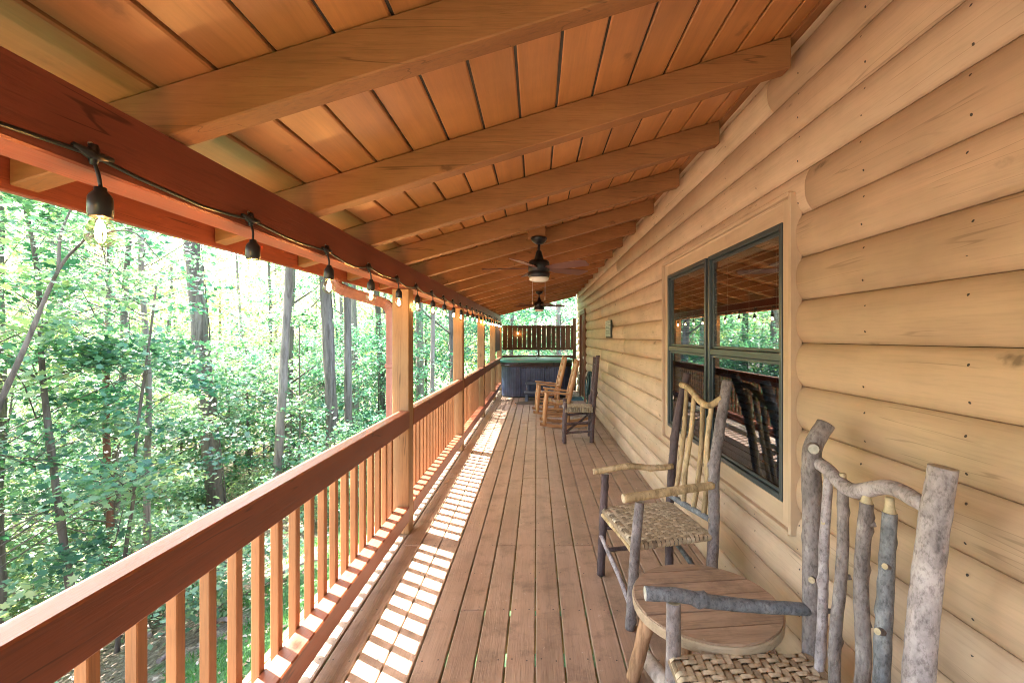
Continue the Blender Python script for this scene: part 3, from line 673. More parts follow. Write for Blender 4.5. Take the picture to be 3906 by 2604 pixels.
# --- chair in front of the window
c2 = empty('rustic_armchair', (.72, 2.75, 0), 'bark-on stick armchair with pale peeled arms, standing in front of the window', 'chair')
stick('leg', c2, (.424, 2.994, 0), (.452, 2.99, .665), .026, B_dark, .012, 4, 11, M_cutg)
stick('leg', c2, (.502, 2.44, 0), (.556, 2.45, .675), .028, B_grey, .01, 3, 12, M_cutg)
stick('leg', c2, (.885, 3.03, 0), (1.045, 3.15, 1.31), .028, B_dark, 0, 4, 13, M_cutg, mid=[(.895, 3.06, .4), (.955, 3.11, .95)])
stick('leg', c2, (.945, 2.50, 0), (1.10, 2.62, 1.31), .031, B_grey, 0, 4, 14, M_cutg, mid=[(.985, 2.53, .45), (1.0, 2.56, .80), (1.035, 2.58, 1.02)])
stick('arm', c2, (.372, 2.98, .680), (.915, 3.06, .695), .020, B_peel, 0, 4, 15, M_cut, mid=[(.50, 2.985, .700), (.62, 3.0, .712), (.78, 3.03, .690)])
stick('arm', c2, (.462, 2.43, .700), (.985, 2.54, .735), .024, B_peel, .006, 1, 16, M_cut)
stick('back_top_rail', c2, (.995, 3.12, 1.235), (1.065, 2.60, 1.215), .020, B_peel, 0, 1, 17, M_cut, mid=[(1.0, 2.98, 1.225), (1.01, 2.80, 1.165), (1.02, 2.68, 1.16)])
stick('back_bottom_rail', c2, (.90, 3.06, .50), (.97, 2.53, .545), .018, B_blue, .006, 3, 18)
for i in range(4):
    s = .14 + .235 * i
    stick('spindle', c2, Vector((.90, 3.06, .50)).lerp(Vector((.97, 2.53, .54)), s), Vector((1.0, 3.12, 1.22)).lerp(Vector((1.04, 2.6, 1.15)), s), (.0155), B_peel, .012, 3, 20 + i)
stick('stretcher', c2, (.43, 2.99, .16), (.875, 3.03, .20), .014, B_dark, .006, 2, 31); stick('stretcher', c2, (.44, 2.99, .31), (.88, 3.04, .33), .014, B_dark, .006, 2, 32)
stick('stretcher', c2, (.51, 2.44, .20), (.93, 2.50, .22), .015, B_blue, .006, 2, 33); stick('stretcher', c2, (.885, 3.03, .25), (.945, 2.50, .18), .015, B_blue, .010, 2, 34)
stick('stretcher', c2, (.425, 2.99, .26), (.50, 2.44, .13), .014, B_pale, .006, 2, 35); stick('stretcher', c2, (.435, 2.99, .40), (.525, 2.45, .40), .016, B_peel, .004, 1, 36)
woven_seat(c2, [(.44, 2.99, .425), (.53, 2.45, .43), (.965, 2.52, .455), (.90, 3.05, .44)], n1=20, n2=18)
# --- foreground chair
c3 = empty('rustic_armchair', (.75, 1.4, 0), 'foreground grey bark-on stick armchair at the lower right, with thick upright posts', 'chair')
stick('leg', c3, (.465, 1.60, 0), (.482, 1.60, .632), .0265, B_grey, .006, 3, 41, M_cut, seg=18)
stick('leg', c3, (.44, 1.02, 0), (.46, 1.02, .632), .0265, B_grey, .006, 3, 42, M_cut, seg=18)
stick('leg', c3, (.99, 1.67, 0), (1.055, 1.66, 1.245), .033, B_grey, 0, 5, 43, M_cutg, mid=[(1.0, 1.655, .35), (.998, 1.645, .80), (.994, 1.645, 1.10), (1.005, 1.65, 1.17)], seg=20)
stick('leg', c3, (.93, 1.14, 0), (1.02, 1.14, 1.235), .0335, B_pale, 0, 3, 44, M_cutg, mid=[(.945, 1.14, .35), (.965, 1.145, .75), (.995, 1.145, 1.05)], seg=22)
stick('arm', c3, (.382, 1.60, .660), (.985, 1.645, .578), .0235, B_blue, 0, 5, 45, M_cutg, mid=[(.50, 1.60, .655), (.60, 1.605, .632), (.76, 1.625, .603)], seg=18)
stick('arm', c3, (.36, 1.02, .665), (.96, 1.12, .60), .0235, B_grey, .006, 4, 46, M_cutg, seg=16)
stick('back_top_rail', c3, (1.01, 1.635, 1.112), (1.0, 1.165, 1.128), .0225, B_pale, 0, 2, 47, M_cut, mid=[(1.0, 1.56, 1.105), (.99, 1.43, 1.08), (1.0, 1.29, 1.135)], seg=18)
stick('back_bottom_rail', c3, (.975, 1.62, .40), (.955, 1.17, .36), .021, B_pale, .006, 2, 48, seg=16)
tops = [(1.005, 1.565, 1.085), (1.0, 1.485, 1.075), (.99, 1.365, 1.065), (.99, 1.275, 1.07)]; bots = [(.965, 1.555, .40), (.965, 1.475, .39), (.955, 1.36, .38), (.955, 1.27, .37)]
for i, (tp, bt) in enumerate(zip(tops, bots)):
    stick('spindle', c3, bt, tp, (.0165, .0175, .020, .0205)[i], (B_pale, B_grey, B_grey, B_blue)[i], .008, 5, 50 + i, M_cut, r2=(.0150, .0165, .0185, .0185)[i], seg=16)
stick('stretcher', c3, (.47, 1.60, .22), (.98, 1.65, .24), .016, B_grey, .006, 2, 61); stick('stretcher', c3, (.46, 1.60, .3), (.45, 1.03, .3), .016, B_pale, .006, 2, 62)
stick('stretcher', c3, (.99, 1.66, .2), (.94, 1.14, .2), .016, B_grey, .006, 2, 63); stick('stretcher', c3, (.46, 1.02, .22), (.93, 1.14, .24), .016, B_grey, .006, 2, 64)
woven_seat(c3, [(.475, 1.59, .43), (.46, 1.03, .43), (.945, 1.14, .43), (.985, 1.64, .40)], n1=22, n2=20)
def stub(p, at, d, r, l, mat=B_grey, cut=M_cut):
    d = Vector(d).normalized(); at = Vector(at)
    return tube('knot_stub', [at, at + d * l * .6, at + d * l], [r * 1.25, r * 1.05, r], mat, p, seg=10, sub=2, cutmat=cut)
sps = [o for o in c3.children if o.name.startswith('spindle')]
for sp_, tp, r_ in zip(sps, tops, (.011, .012, .013, .013)): tube('tenon', [Vector(tp) - Vector((0, 0, .004)), Vector(tp) + Vector((0, 0, .016)), Vector(tp) + Vector((0, 0, .042))], [r_ * 1.3, r_ * .9, r_ * .8], M_cut, sp_, seg=10, sub=2)
stub(c3, (.985, 1.62, 1.165), (-.45, -.85, .12), .0175, .030, B_grey, M_cutg)
stub(c3, (.985, 1.625, .70), (-.6, -.8, .1), .011, .020, B_grey, M_cut)
for at, r_ in (((1.0, 1.565, .92), .007), ((.995, 1.48, .78), .008), ((.985, 1.36, 1.0), .008), ((.985, 1.27, .92), .008), ((.975, 1.365, .70), .009), ((.965, 1.27, .74), .009), ((1.0, 1.565, .62), .007)):
    sd = random.choice((-1, 1)); stub(c3, at, (sd * .9, -.45, .3), r_, r_ * .9 + .0175, B_grey)
# --- dark side chair further along
c4 = empty('rustic_side_chair', (.64, 6.95, 0), 'dark armless stick chair with bark-covered seat, seen side-on farther along the wall', 'chair')
stick('leg', c4, (.415, 6.72, 0), (.425, 6.72, .60), .030, B_dark, .010, 4, 71); stick('leg', c4, (.44, 7.16, 0), (.45, 7.16, .60), .030, B_dark, .010, 4, 72)
stick('leg', c4, (.82, 6.76, 0), (.915, 6.76, 1.29), .032, B_dark, 0, 6, 73, mid=[(.845, 6.765, .45), (.885, 6.76, .95)]); stick('leg', c4, (.84, 7.2, 0), (.925, 7.2, 1.25), .030, B_dark, 0, 5, 74, mid=[(.86, 7.2, .45), (.90, 7.2, .9)])
for q, (a, b_) in enumerate([((.42, 6.72, .14), (.83, 6.76, .17)), ((.42, 6.72, .28), (.83, 6.76, .31)), ((.44, 7.16, .34), (.85, 7.2, .36)), ((.44, 7.16, .2), (.85, 7.2, .2)), ((.42, 6.72, .22), (.44, 7.16, .24)), ((.83, 6.76, .3), (.85, 7.2, .28)), ((.44, 6.74, .16), (.80, 7.15, .34))]): stick('stretcher', c4, a, b_, .017, B_dark, .012, 3, 80 + q)
for q, zz in enumerate((1.15, .75)): stick('back_rail', c4, (.895 - .03 * q, 6.76, zz), (.905 - .03 * q, 7.2, zz), .016, B_dark, .01, 2, 90 + q)
for q in range(3): stick('spindle', c4, (.875, 6.86 + q * .11, .75), (.905, 6.86 + q * .11, 1.15), .012, B_dark, .01, 2, 94 + q)
woven_seat(c4, [(.425, 7.16, .49), (.415, 6.72, .49), (.845, 6.76, .49), (.855, 7.2, .49)], n1=12, n2=11)
for q in range(13): # bark wrap of the seat sides
    stick('seat_wrap', c4, (.435 + q * .032, 6.70, .455), (.435 + q * .032, 6.715, .53), .017, bark('seat_bark', (.30, .26, .18), (.45, .40, .30), 1, .6) if q == 0 else bpy.data.materials['seat_bark'], .002, 0, 200 + q, seg=7)
# --- round log table
tb = empty('side_table', (.70, 1.905, 0), 'round rustic plank-topped table between the two nearest stick chairs', 'table')
TR = .292; TX, TY, TZ = .705, 1.905, .47; CYR = TR
ybs = [-TR, -.19, -.085, .02, .125, .225, TR]
rotT = R(6)
for i in range(6):
    a, c = ybs[i] + .0032, ybs[i + 1] - .0032
    pts = []
    n = 14
    L1 = [(-math.sqrt(max(0, TR ** 2 - yy ** 2)), yy) for yy in np.linspace(a, c, n)]; R1 = [(math.sqrt(max(0, TR ** 2 - yy ** 2)), yy) for yy in np.linspace(c, a, n)]
    ring = L1 + R1
    if i == 0: ring = R1[:-1] + [(0, -TR)] + L1[1:]
    if i == 5: ring = L1[:-1] + [(0, TR)] + R1[1:]
    dz = random.uniform(-.003, .003); m_ = len(ring); cx_, cy_ = 0, (a + c) / 2
    v = [(px, py - cy_, -.022) for px, py in ring] + [(px, py - cy_, -.003 + dz) for px, py in ring] + [((px) * .992, (py - cy_) * .96, dz) for px, py in ring]
    f = [tuple(reversed(range(m_))), tuple(range(2 * m_, 3 * m_))] + [(s * m_ + k, s * m_ + (k + 1) % m_, (s + 1) * m_ + (k + 1) % m_, (s + 1) * m_ + k) for s in (0, 1) for k in range(m_)]
    me = mesh('top_plank', v, f); bm = bmesh.new(); bm.from_mesh(me); bmesh.ops.remove_doubles(bm, verts=bm.verts[:], dist=1e-5); bmesh.ops.recalc_face_normals(bm, faces=bm.faces[:]); bm.to_mesh(me); bm.free()
    link('top_plank', me, M_table, tb, (TX - cy_ * math.sin(rotT), TY + cy_ * math.cos(rotT), TZ), (0, 0, rotT))
v, f = lathe_vf([(TR - .03, -.024), (TR + .004, -.024), (TR + .006, -.030), (TR + .003, -.062), (TR - .004, -.066), (TR - .03, -.066)], 48)
link('rim', mesh('rim', v, f[:-2], False), M_tabrim, tb, (TX, TY, TZ + .018))
box('cleat', (TX, TY - .08, TZ - .065), (.44, .085, .05), M_tabrim, tb, rot=(0, 0, R(-8))); box('cleat', (TX, TY + .12, TZ - .065), (.44, .085, .05), M_tabrim, tb, rot=(0, 0, R(-8)))
for q, (p0, p1) in enumerate([((.44, 2.08, 0), (.53, 2.03, .43)), ((.50, 1.66, 0), (.57, 1.76, .43)), ((.965, 1.72, 0), (.84, 1.80, .43)), ((.93, 2.13, 0), (.84, 2.03, .43))]):
    stick('leg', tb, p0, p1, .031, M_tableg, .003, 1, 300 + q, M_cut, r2=.036, seg=14)
for q, (p0, p1, lb) in enumerate([((.522, 2.165, .037), (.66, 1.70, .037), 'pale peeled round log lying on the deck in front of the side table legs'), ((.90, 2.33, .035), (1.06, 2.0, .035), 'pale peeled log lying on the deck behind the side table, near the wall')]):
    lg = stick('peeled_log', None, p0, p1, .036, B_peelpale, .003, 1, 310 + q, M_cut, seg=16, r2=.036); tag(lg, lb, 'log')

# --- two matching log rocking chairs
def make_rocker(ox, oy):
    t_ = empty('rocking_chair', (ox, oy, 0), 'nearer golden log rocking chair facing the railing', 'rocking chair', 'pair of log rocking chairs'); X, Y, Z = M_rock['X'], M_rock['Y'], M_rock['Z']
    def Pt(x, y, z): return (ox + x, oy + y, z)
    for s in (-.26, .26):
        v, f = [], []; n = 14
        for i in range(n + 1):
            x = -.34 + .95 * i / n; u = (x - .10) / .5; z = .058 * u * u
            for dy, dz in ((-.018, .0), (.018, .0), (.018, .05), (-.018, .05)): v.append((x - .1, dy, z + dz))
        for i in range(n):
            for q in range(4): f.append((i * 4 + q, (i + 1) * 4 + q, (i + 1) * 4 + (q + 1) % 4, i * 4 + (q + 1) % 4))
        f += [(0, 1, 2, 3), tuple(n * 4 + q for q in (3, 2, 1, 0))]
        link('rocker', mesh('rocker', v, f), X, t_, Pt(.1, s, 0))
        tube('leg', [Pt(-.26, s, .05), Pt(-.245, s, .3), Pt(-.215, s, .605)], [.030, .036, .030], Z, t_, seg=12, sub=4, cutmat=M_rockend)
        tube('leg', [Pt(.15, s, .05), Pt(.16, s, .45)], [.028, .033], Z, t_, seg=12, sub=4, cutmat=M_rockend)
        tube('back_post', [Pt(.155, s * .86, .40), Pt(.20, s * .86, .62), Pt(.305, s * .86, 1.07), Pt(.308, s * .86, 1.085), Pt(.32, s * .86, 1.165)], [.032, .037, .037, .026, .030, .022], Z, t_, seg=12, sub=4, cutmat=M_rockend)
        v = [(-.26, -.05, 0), (.22, -.035, -.055), (.22, .035, -.055), (-.26, .05, 0), (-.26, -.05, .03), (.22, -.035, -.025), (.22, .035, -.025), (-.26, .05, .03)]
        f = [(3, 2, 1, 0), (4, 5, 6, 7), (0, 1, 5, 4), (1, 2, 6, 5), (2, 3, 7, 6), (3, 0, 4, 7)]
        me = mesh('armrest', v, f); bm = bmesh.new(); bm.from_mesh(me); bmesh.ops.bevel(bm, geom=bm.edges[:], offset=.008, segments=2, affect='EDGES'); bm.to_mesh(me); bm.free()
        link('armrest', me, X, t_, Pt(-.02, s * 1.02, .615))
        for zz in (.2, .33): tube('stretcher', [Pt(-.255, s, zz), Pt(.155, s, zz)], .015, X, t_, seg=8)
        tube('brace', [Pt(-.25, s, .15), Pt(-.235, s * .8, .33)], .012, Z, t_, seg=8)
    for zz in (.17, .33): tube('stretcher', [Pt(-.25, -.26, zz), Pt(-.25, .26, zz)], .016, Y, t_, seg=8)
    tube('stretcher', [Pt(.155, -.26, .2), Pt(.155, .26, .2)], .016, Y, t_, seg=8)
    for q in range(6): box('seat_slat', Pt(-.235 + q * .074, 0, .425 + .012 * abs(q - 2.5) - .008 * q), (.066, .50, .022), Y, t_, bev=.006, rot=(0, R(4), 0))
    for q in range(5):
        zz = .54 + q * .13; xx = .18 + (zz - .54) * .235
        box('back_slat', Pt(xx, 0, zz), (.020, .44, .078), Y, t_, bev=.007, rot=(0, R(13), 0))
    return t_
rk = make_rocker(.40, 8.10)
def copy_tree(o, parent=None):
    c = o.copy(); COL.objects.link(c); c.parent = parent
    for ch in list(o.children): copy_tree(ch, c)
    return c
rk2 = copy_tree(rk); rk2.location = (.265, 9.38, 0); rk2.rotation_euler = (0, 0, R(3)); rk2['label'] = 'farther golden log rocking chair, closer to the hot tub'

# ------------------------------------------------------------------ hot tub, steps, rugs
ht = empty('hot_tub', (0, 12.55, 0), 'large dark blue-grey hot tub with a green cover filling the porch end', 'hot tub')
def rr_outline(hx, hy, rad, n=10):
    out = []
    for cx_, cy_, a0 in ((-hx + rad, -hy + rad, math.pi), (hx - rad, -hy + rad, 1.5 * math.pi), (hx - rad, hy - rad, 0), (-hx + rad, hy - rad, .5 * math.pi)):
        for i in range(n + 1): a = a0 + (math.pi / 2) * i / n; out.append((cx_ + rad * math.cos(a), cy_ + rad * math.sin(a)))
    return out
def resample(o, step):
    pts = [Vector(p) for p in o] + [Vector(o[0])]; out = []; acc = 0
    for a, b_ in zip(pts[:-1], pts[1:]):
        l = (b_ - a).length; n = max(1, int(round(l / step)))
        for i in range(n): out.append(a.lerp(b_, i / n))
    return out
hx, hy = .93, .80
def shell(name, hx, hy, rad, z0, z1, mat, parent, prof):
    o = rr_outline(hx, hy, rad); m_ = len(o); v, f = [], []
    for ins, z in prof:
        for px, py in o: l = math.hypot(px, py); v.append((px * (1 - ins / hx), py * (1 - ins / hy), z))
    for s in range(len(prof) - 1):
        for k in range(m_): f.append((s * m_ + k, s * m_ + (k + 1) % m_, (s + 1) * m_ + (k + 1) % m_, (s + 1) * m_ + k))
    f.append(tuple(reversed(range(m_)))); f.append(tuple((len(prof) - 1) * m_ + k for k in range(m_)))
    return link(name, mesh(name, v, f, False), mat, parent, (0, 12.56, 0))
ring = resample([Vector((p[0], p[1], 0)) for p in rr_outline(hx, hy, .42, 14)], .016)
# start the ring at the front-left seam and cut it into separate skirt panels
seam_x = [-.40, .20]
idx0 = min(range(len(ring)), key=lambda i: (ring[i] - Vector((-.40, -hy, 0))).length)
ring = ring[idx0:] + ring[:idx0]
cutsn = [0, min(range(len(ring)), key=lambda i: (ring[i] - Vector((.22, -hy, 0))).length)] + [int(len(ring) * s) for s in (.40, .55, .70, .86)] + [len(ring)]
for a, c in zip(cutsn[:-1], cutsn[1:]):
    seg_ = [ring[i % len(ring)] for i in range(a, c + 1)]; v, f = [], []
    for i, p in enumerate(seg_):
        g = .006 if i % 4 == 0 else 0; g = .016 if i in (0, len(seg_) - 1) else g
        n_ = Vector((p.x / hx, p.y / hy, 0)).normalized(); q = p - n_ * g
        for z in (.03, .80): v.append((q.x, q.y, z))
    for i in range(len(seg_) - 1): f.append((2 * i, 2 * i + 2, 2 * i + 3, 2 * i + 1))
    link('side_panel', mesh('side_panel', v, f), M_tub, ht, (0, 12.56, 0))
shell('base', .91, .78, .40, 0, .04, M_black, ht, [(0, 0), (0, .05)])
shell('lip', .955, .825, .43, .8, .93, M_tublip, ht, [(.03, .79), (.0, .80), (-.004, .835), (.004, .855), (-.004, .875), (.0, .90), (.03, .92)])
cv = shell('cover', .965, .835, .43, .93, 1.0, M_cover, ht, [(.0, .905), (-.003, .915), (-.003, .955), (.012, .972), (.5, 1.0), (.9, 1.005)])
box('cover_seam', (0, 12.50, 1.002), (.02, 1.5, .012), M_black, ht)
for sx_ in (-.45, .45): box('cover_strap', (sx_, 11.728, .885), (.035, .008, .12), M_black, ht)
for q in range(9): box('cup_trim', (-.36 + q * .09, 11.752, .772), (.06, .01, .018), M_tublip, ht)
box('cover_skirt_latch', (.27, 11.735, .80), (.03, .012, .10), M_black, ht)
st = empty('tub_steps', (.06, 11.25, 0), 'two-tread grey plastic step in front of the hot tub', 'steps')
box('tread', (.06, 11.20, .20), (.72, .24, .05), M_step, st, bev=.012); box('tread', (.06, 11.48, .40), (.68, .24, .05), M_step, st, bev=.012)
for s in (-.24, .36):
    hexa('side_support', [(s - .04, 11.10, 0), (s + .04, 11.10, 0), (s + .04, 11.60, 0), (s - .04, 11.60, 0)], [(s - .01, 11.38, .375), (s + .03, 11.38, .375), (s + .03, 11.58, .375), (s - .01, 11.58, .375)], M_step, st)
rg = lathe('oval_rug', [(.5, 0), (.5, .008), (.49, .012), (.002, .012)], M_rug, None, (.02, 10.78, .001), 40); rg.scale = (1.06, .56, 1); tag(rg, 'dark oval rug on the deck in front of the tub steps', 'rug')
bmats = box('door_mat', (1.02, 11.5, .008), (.30, .62, .014), M_bluemat, None, bev=.004); tag(bmats, 'small blue mat on the deck by the brown door', 'mat')

# ------------------------------------------------------------------ hose on the wall, sign
hs = empty('garden_hose', (1.12, 9.75, .5), 'coiled dark teal garden hose hanging low on the log wall', 'hose')
for q in range(8):
    rr = random.Random(q); w = rr.uniform(.12, .36); top = .84 - rr.uniform(0, .04); bot = rr.uniform(.12, .42); x0 = 1.165 - .009 * (q % 7); yc = 9.78 + rr.uniform(-.05, .05)
    tube('hose_loop', [(x0, yc, top), (x0 - .01, yc + w * .7, top - .12), (x0 - .03, yc + w, (top + bot) / 2), (x0 - .04, yc + w * .4, bot + .02), (x0 - .04, yc - w * .3, bot), (x0 - .02, yc - w * .9, (top + bot) / 2), (x0 - .005, yc - w * .6, top - .10), (x0, yc, top + .002)], .0095, M_hose, hs, seg=7, sub=4)
tube('hose_tail', [(1.14, 9.6, .45), (1.08, 9.65, .2), (1.0, 9.62, .05), (.97, 9.5, .012), (1.02, 9.3, .012)], .0095, M_hose, hs, seg=7, sub=5)
box('wall_bracket', (1.17, 9.78, .80), (.05, .10, .05), M_black, hs)
hb = box('hose_box', (1.13, 9.38, .28), (.10, .16, .19), plain('rusty_box', (.13, .065, .06), .7), hs, bev=.01)
sg = empty('wall_sign', (1.16, 7.37, 1.69), 'small whitewashed slatted wooden sign on the log wall beyond the window', 'sign')
box('backing', (1.178, 7.37, 1.69), (.03, .47, .285), M_signd, sg)
zt = 1.83
for hh in (.075, .066, .022, .045, .053):
    box('sign_slat', (1.158, 7.37, zt - hh / 2), (.014, .455, hh - .006), M_sign, sg); 
    if hh > .03:
        ln = []
        for r_ in range(2):
            yq = 7.18
            while yq < 7.55:
                wq = random.uniform(.012, .03); me = box_mesh((.001, round(wq, 2), .010), 0, 'w'); ln.append(([p.co + Vector((0, yq - 7.37, .010 - .02 * r_)) for p in me.vertices], [tuple(p.vertices) for p in me.polygons], [0] * 6)); yq += wq + .012
        V, F, Mi = join_parts(ln); link('lettering', mesh('lettering', V, F), M_signline, sg, (1.1503, 7.37, zt - hh / 2))
    zt -= hh
#FOREST

# ------------------------------------------------------------------ forest
LEAF = np.array([(0, -.5, 0), (.17, -.34, .01), (.46, -.28, .05), (.27, -.02, .02), (.40, .24, .05), (.14, .20, .01), (0, .55, -.03), (-.14, .20, .01), (-.40, .24, .05), (-.27, -.02, .02), (-.46, -.28, .05), (-.17, -.34, .01)])
LF = [(0, 1, 3, 9), (9, 11, 0), (1, 2, 3), (9, 10, 11), (3, 4, 5), (9, 7, 8), (9, 3, 5, 7), (5, 6, 7)]
DIA = np.array([(0, -.5, 0), (.3, 0, .06), (0, .5, -.04), (-.3, 0, .06)]); DF = [(0, 1, 2, 3)]
def leaf_arrays(cent, size, tilt, tmpl, faces, tone):
    n = len(cent); az = rng.uniform(0, 6.283, n); p1 = rng.normal(0, tilt, n); p2 = rng.normal(0, tilt, n)
    ca, sa, c1, s1, c2, s2 = np.cos(az), np.sin(az), np.cos(p1), np.sin(p1), np.cos(p2), np.sin(p2)
    Rz = np.zeros((n, 3, 3)); Rz[:, 0, 0] = ca; Rz[:, 0, 1] = -sa; Rz[:, 1, 0] = sa; Rz[:, 1, 1] = ca; Rz[:, 2, 2] = 1
    Rx = np.zeros((n, 3, 3)); Rx[:, 0, 0] = 1; Rx[:, 1, 1] = c1; Rx[:, 1, 2] = -s1; Rx[:, 2, 1] = s1; Rx[:, 2, 2] = c1
    Ry = np.zeros((n, 3, 3)); Ry[:, 1, 1] = 1; Ry[:, 0, 0] = c2; Ry[:, 0, 2] = s2; Ry[:, 2, 0] = -s2; Ry[:, 2, 2] = c2
    Rm = Rx @ Ry @ Rz
    V = (np.einsum('nij,kj->nki', Rm, tmpl) * size[:, None, None] + cent[:, None, :]).reshape(-1, 3)
    return V, faces, len(tmpl), n, tone
def leaf_mesh(name, cent, size, tilt, tmpl, faces, tone, extra=None):
    V, fs, k, n, tone = leaf_arrays(cent, size, tilt, tmpl, faces, tone)
    lens = np.array([len(q) for q in fs]); flat = np.concatenate([np.array(q) for q in fs])
    loops = (flat[None, :] + (np.arange(n) * k)[:, None]).ravel(); ltot = np.tile(lens, n); rnd = np.repeat(tone, len(fs))
    mats = np.zeros(len(ltot), dtype=np.int32)
    if extra:
        ev, ef, _ = extra; o = len(V); V = np.vstack([V, np.array([tuple(p) for p in ev])])
        loops = np.concatenate([loops] + [np.array(q) + o for q in ef]); ltot = np.concatenate([ltot, [len(q) for q in ef]]); rnd = np.concatenate([rnd, np.zeros(len(ef))]); mats = np.concatenate([mats, np.ones(len(ef), dtype=np.int32)])
    me = bpy.data.meshes.new(name); me.vertices.add(len(V)); me.vertices.foreach_set('co', V.ravel().astype(np.float32))
    me.loops.add(len(loops)); me.loops.foreach_set('vertex_index', loops.astype(np.int32)); me.polygons.add(len(ltot))
    st_ = np.concatenate([[0], np.cumsum(ltot)[:-1]]); me.polygons.foreach_set('loop_start', st_.astype(np.int32)); me.polygons.foreach_set('loop_total', ltot.astype(np.int32))
    me.polygons.foreach_set('material_index', mats); me.update(calc_edges=True)
    at = me.attributes.new('rnd', 'FLOAT', 'FACE'); at.data.foreach_set('value', rnd.astype(np.float32)); return me
G_mix = [(0, (.028, .095, .07)), (.35, (.085, .21, .14)), (.6, (.17, .31, .21)), (.85, (.31, .42, .22)), (1, (.46, .50, .30))]
G_cool = [(0, (.025, .105, .08)), (.4, (.075, .225, .165)), (.7, (.15, .33, .25)), (1, (.34, .48, .37))]
G_yel = [(0, (.13, .23, .11)), (.4, (.28, .38, .19)), (.7, (.42, .50, .27)), (1, (.58, .62, .42))]
G_pale = [(0, (.05, .14, .10)), (.4, (.15, .27, .19)), (.7, (.30, .40, .25)), (1, (.48, .52, .30))]
M_leaf = leafmat('leaf_green', G_mix); M_leafc = leafmat('leaf_cool_green', G_cool); M_leafy = leafmat('leaf_yellow_green', G_yel, .5); M_leafp = leafmat('leaf_pale_green', G_pale)
def crown(name, nspray, z0, z1, rmin, rmax, per, lsize, seed, mats, tmpl=DIA, faces=DF, flat=.10, tilt=.45):
    global rng
    rng = np.random.default_rng(seed); C, S, T = [], [], []; tw = []
    rs = random.Random(seed)
    for i in range(nspray):
        h = rs.uniform(0, 1); z = z0 + (z1 - z0) * h; az = rs.uniform(0, 6.283); prof = math.sin(math.pi * min(1, .12 + h * .86)) ** .6
        r = (rmin + (rmax - rmin) * rs.random() ** .7) * prof; up = rs.uniform(-.05, .35) * r
        c = np.array([r * math.cos(az), r * math.sin(az), z + up]); sr = rs.uniform(.35, .75) * (rmax / 3) ** .5; n = int(per * rs.uniform(.6, 1.3))
        q = rng.normal(0, 1, (n, 3)) * np.array([sr * .55, sr * .55, flat]); q[:, 2] -= .12 * (q[:, 0] ** 2 + q[:, 1] ** 2)
        C.append(c + q); S.append(rng.uniform(.7, 1.3, n) * lsize); T.append(np.clip(rng.normal(rs.uniform(.3, .65), .16, n), 0, 1))
        st_ = Vector((0, 0, z - r * .25)); en = Vector(c); md = st_.lerp(en, .5) + Vector((rs.uniform(-.1, .1), rs.uniform(-.1, .1), .08))
        tw.append(tube_vf([st_, md, en, en + (en - md) * .5], [.004 + .004 * r, .003 + .003 * r, .004, .002], 4, cap=False))
    me = leaf_mesh(name, np.vstack(C), np.concatenate(S), tilt, tmpl, faces, np.concatenate(T), join_parts(tw))
    for m_ in mats: me.materials.append(m_)
    return me
cr_tall = [crown('crown', 50, 4.5, 12, .5, 3.0, 70, .13, 100 + i, (M_leaf, M_trunk)) for i in range(2)]
cr_under = [crown('crown', 44, 1.0, 6.0, .3, 2.2, 75, .115, 110 + i, (mm, M_trunk), LEAF, LF) for i, mm in enumerate((M_leaf, M_leafc, M_leafp))]
cr_cool = [crown('crown', 62, 1.5, 9, .4, 2.8, 80, .125, 120 + i, (M_leafc, M_trunk)) for i in range(2)]
cr_shrub = [crown('crown', 30, .1, 1.5, .1, 1.1, 80, .09, 130 + i, (mm, M_trunk), flat=.08) for i, mm in enumerate((M_leafp, M_leaf))]
def trunk_me(seed, h, r, lean=.4, mat=M_trunk, fork=True, seg=10, vine=False):
    rs = random.Random(seed); pts = [Vector((0, 0, -.3))]; n = 7
    lx, ly = rs.uniform(-1, 1) * lean, rs.uniform(-1, 1) * lean
    for i in range(1, n + 1): s = i / n; pts.append(Vector((lx * s + rs.uniform(-.06, .06) * h * .06, ly * s + rs.uniform(-.06, .06) * h * .06, h * s)))
    P = catmull(pts, 5); rad = [r * (1.25 - .2 * min(1, i / 4)) * (1 - .6 * i / len(P)) for i in range(len(P))]
    parts = [tube_vf(P, rad, seg, rough=.22, nscale=4, seed=seed)]
    if fork:
        for q in range(5):
            s = rs.uniform(.3, .9); b0 = P[int(s * (len(P) - 1))]; az = rs.uniform(0, 6.28); l = rs.uniform(.8, 2.2)
            parts.append(tube_vf([b0, b0 + Vector((math.cos(az) * l * .5, math.sin(az) * l * .5, l * .35)), b0 + Vector((math.cos(az) * l, math.sin(az) * l, l * .9))], [r * .28, r * .18, r * .06], 6))
    if vine:
        vp = [P[i] + Vector((math.cos(i * .33) * rad[i] * 1.12, math.sin(i * .33) * rad[i] * 1.12, 0)) for i in range(len(P))]
        parts.append(tube_vf(vp, [.025] * len(vp), 6)); vp = [P[i] + Vector((math.cos(2 - i * .12) * rad[i] * 1.1, math.sin(2 - i * .12) * rad[i] * 1.1, 0)) for i in range(len(P))]
        parts.append(tube_vf(vp, [.018] * len(vp), 6))
    V, F, Mi = join_parts(parts); me = mesh('trunk', V, F, True); me.materials.append(mat); return me
def tree(x, y, tm, cm, label, group=None, name='tree', cat='tree', sc=1.0, cz=0, rot=None, cs=None):
    t_ = empty(name, (x, y, gz(x, y)), label, cat, group)
    if tm is not None: o = link('trunk', tm, None, t_, t_.location); o.rotation_euler = (0, 0, rot or 0)
    if cm is not None:
        o = link('crown', cm, None, t_, t_.location + Vector((0, 0, cz)), (0, 0, random.uniform(0, 6.28))); s = cs or random.uniform(.85, 1.15); o.scale = (s, s, s)
    return t_
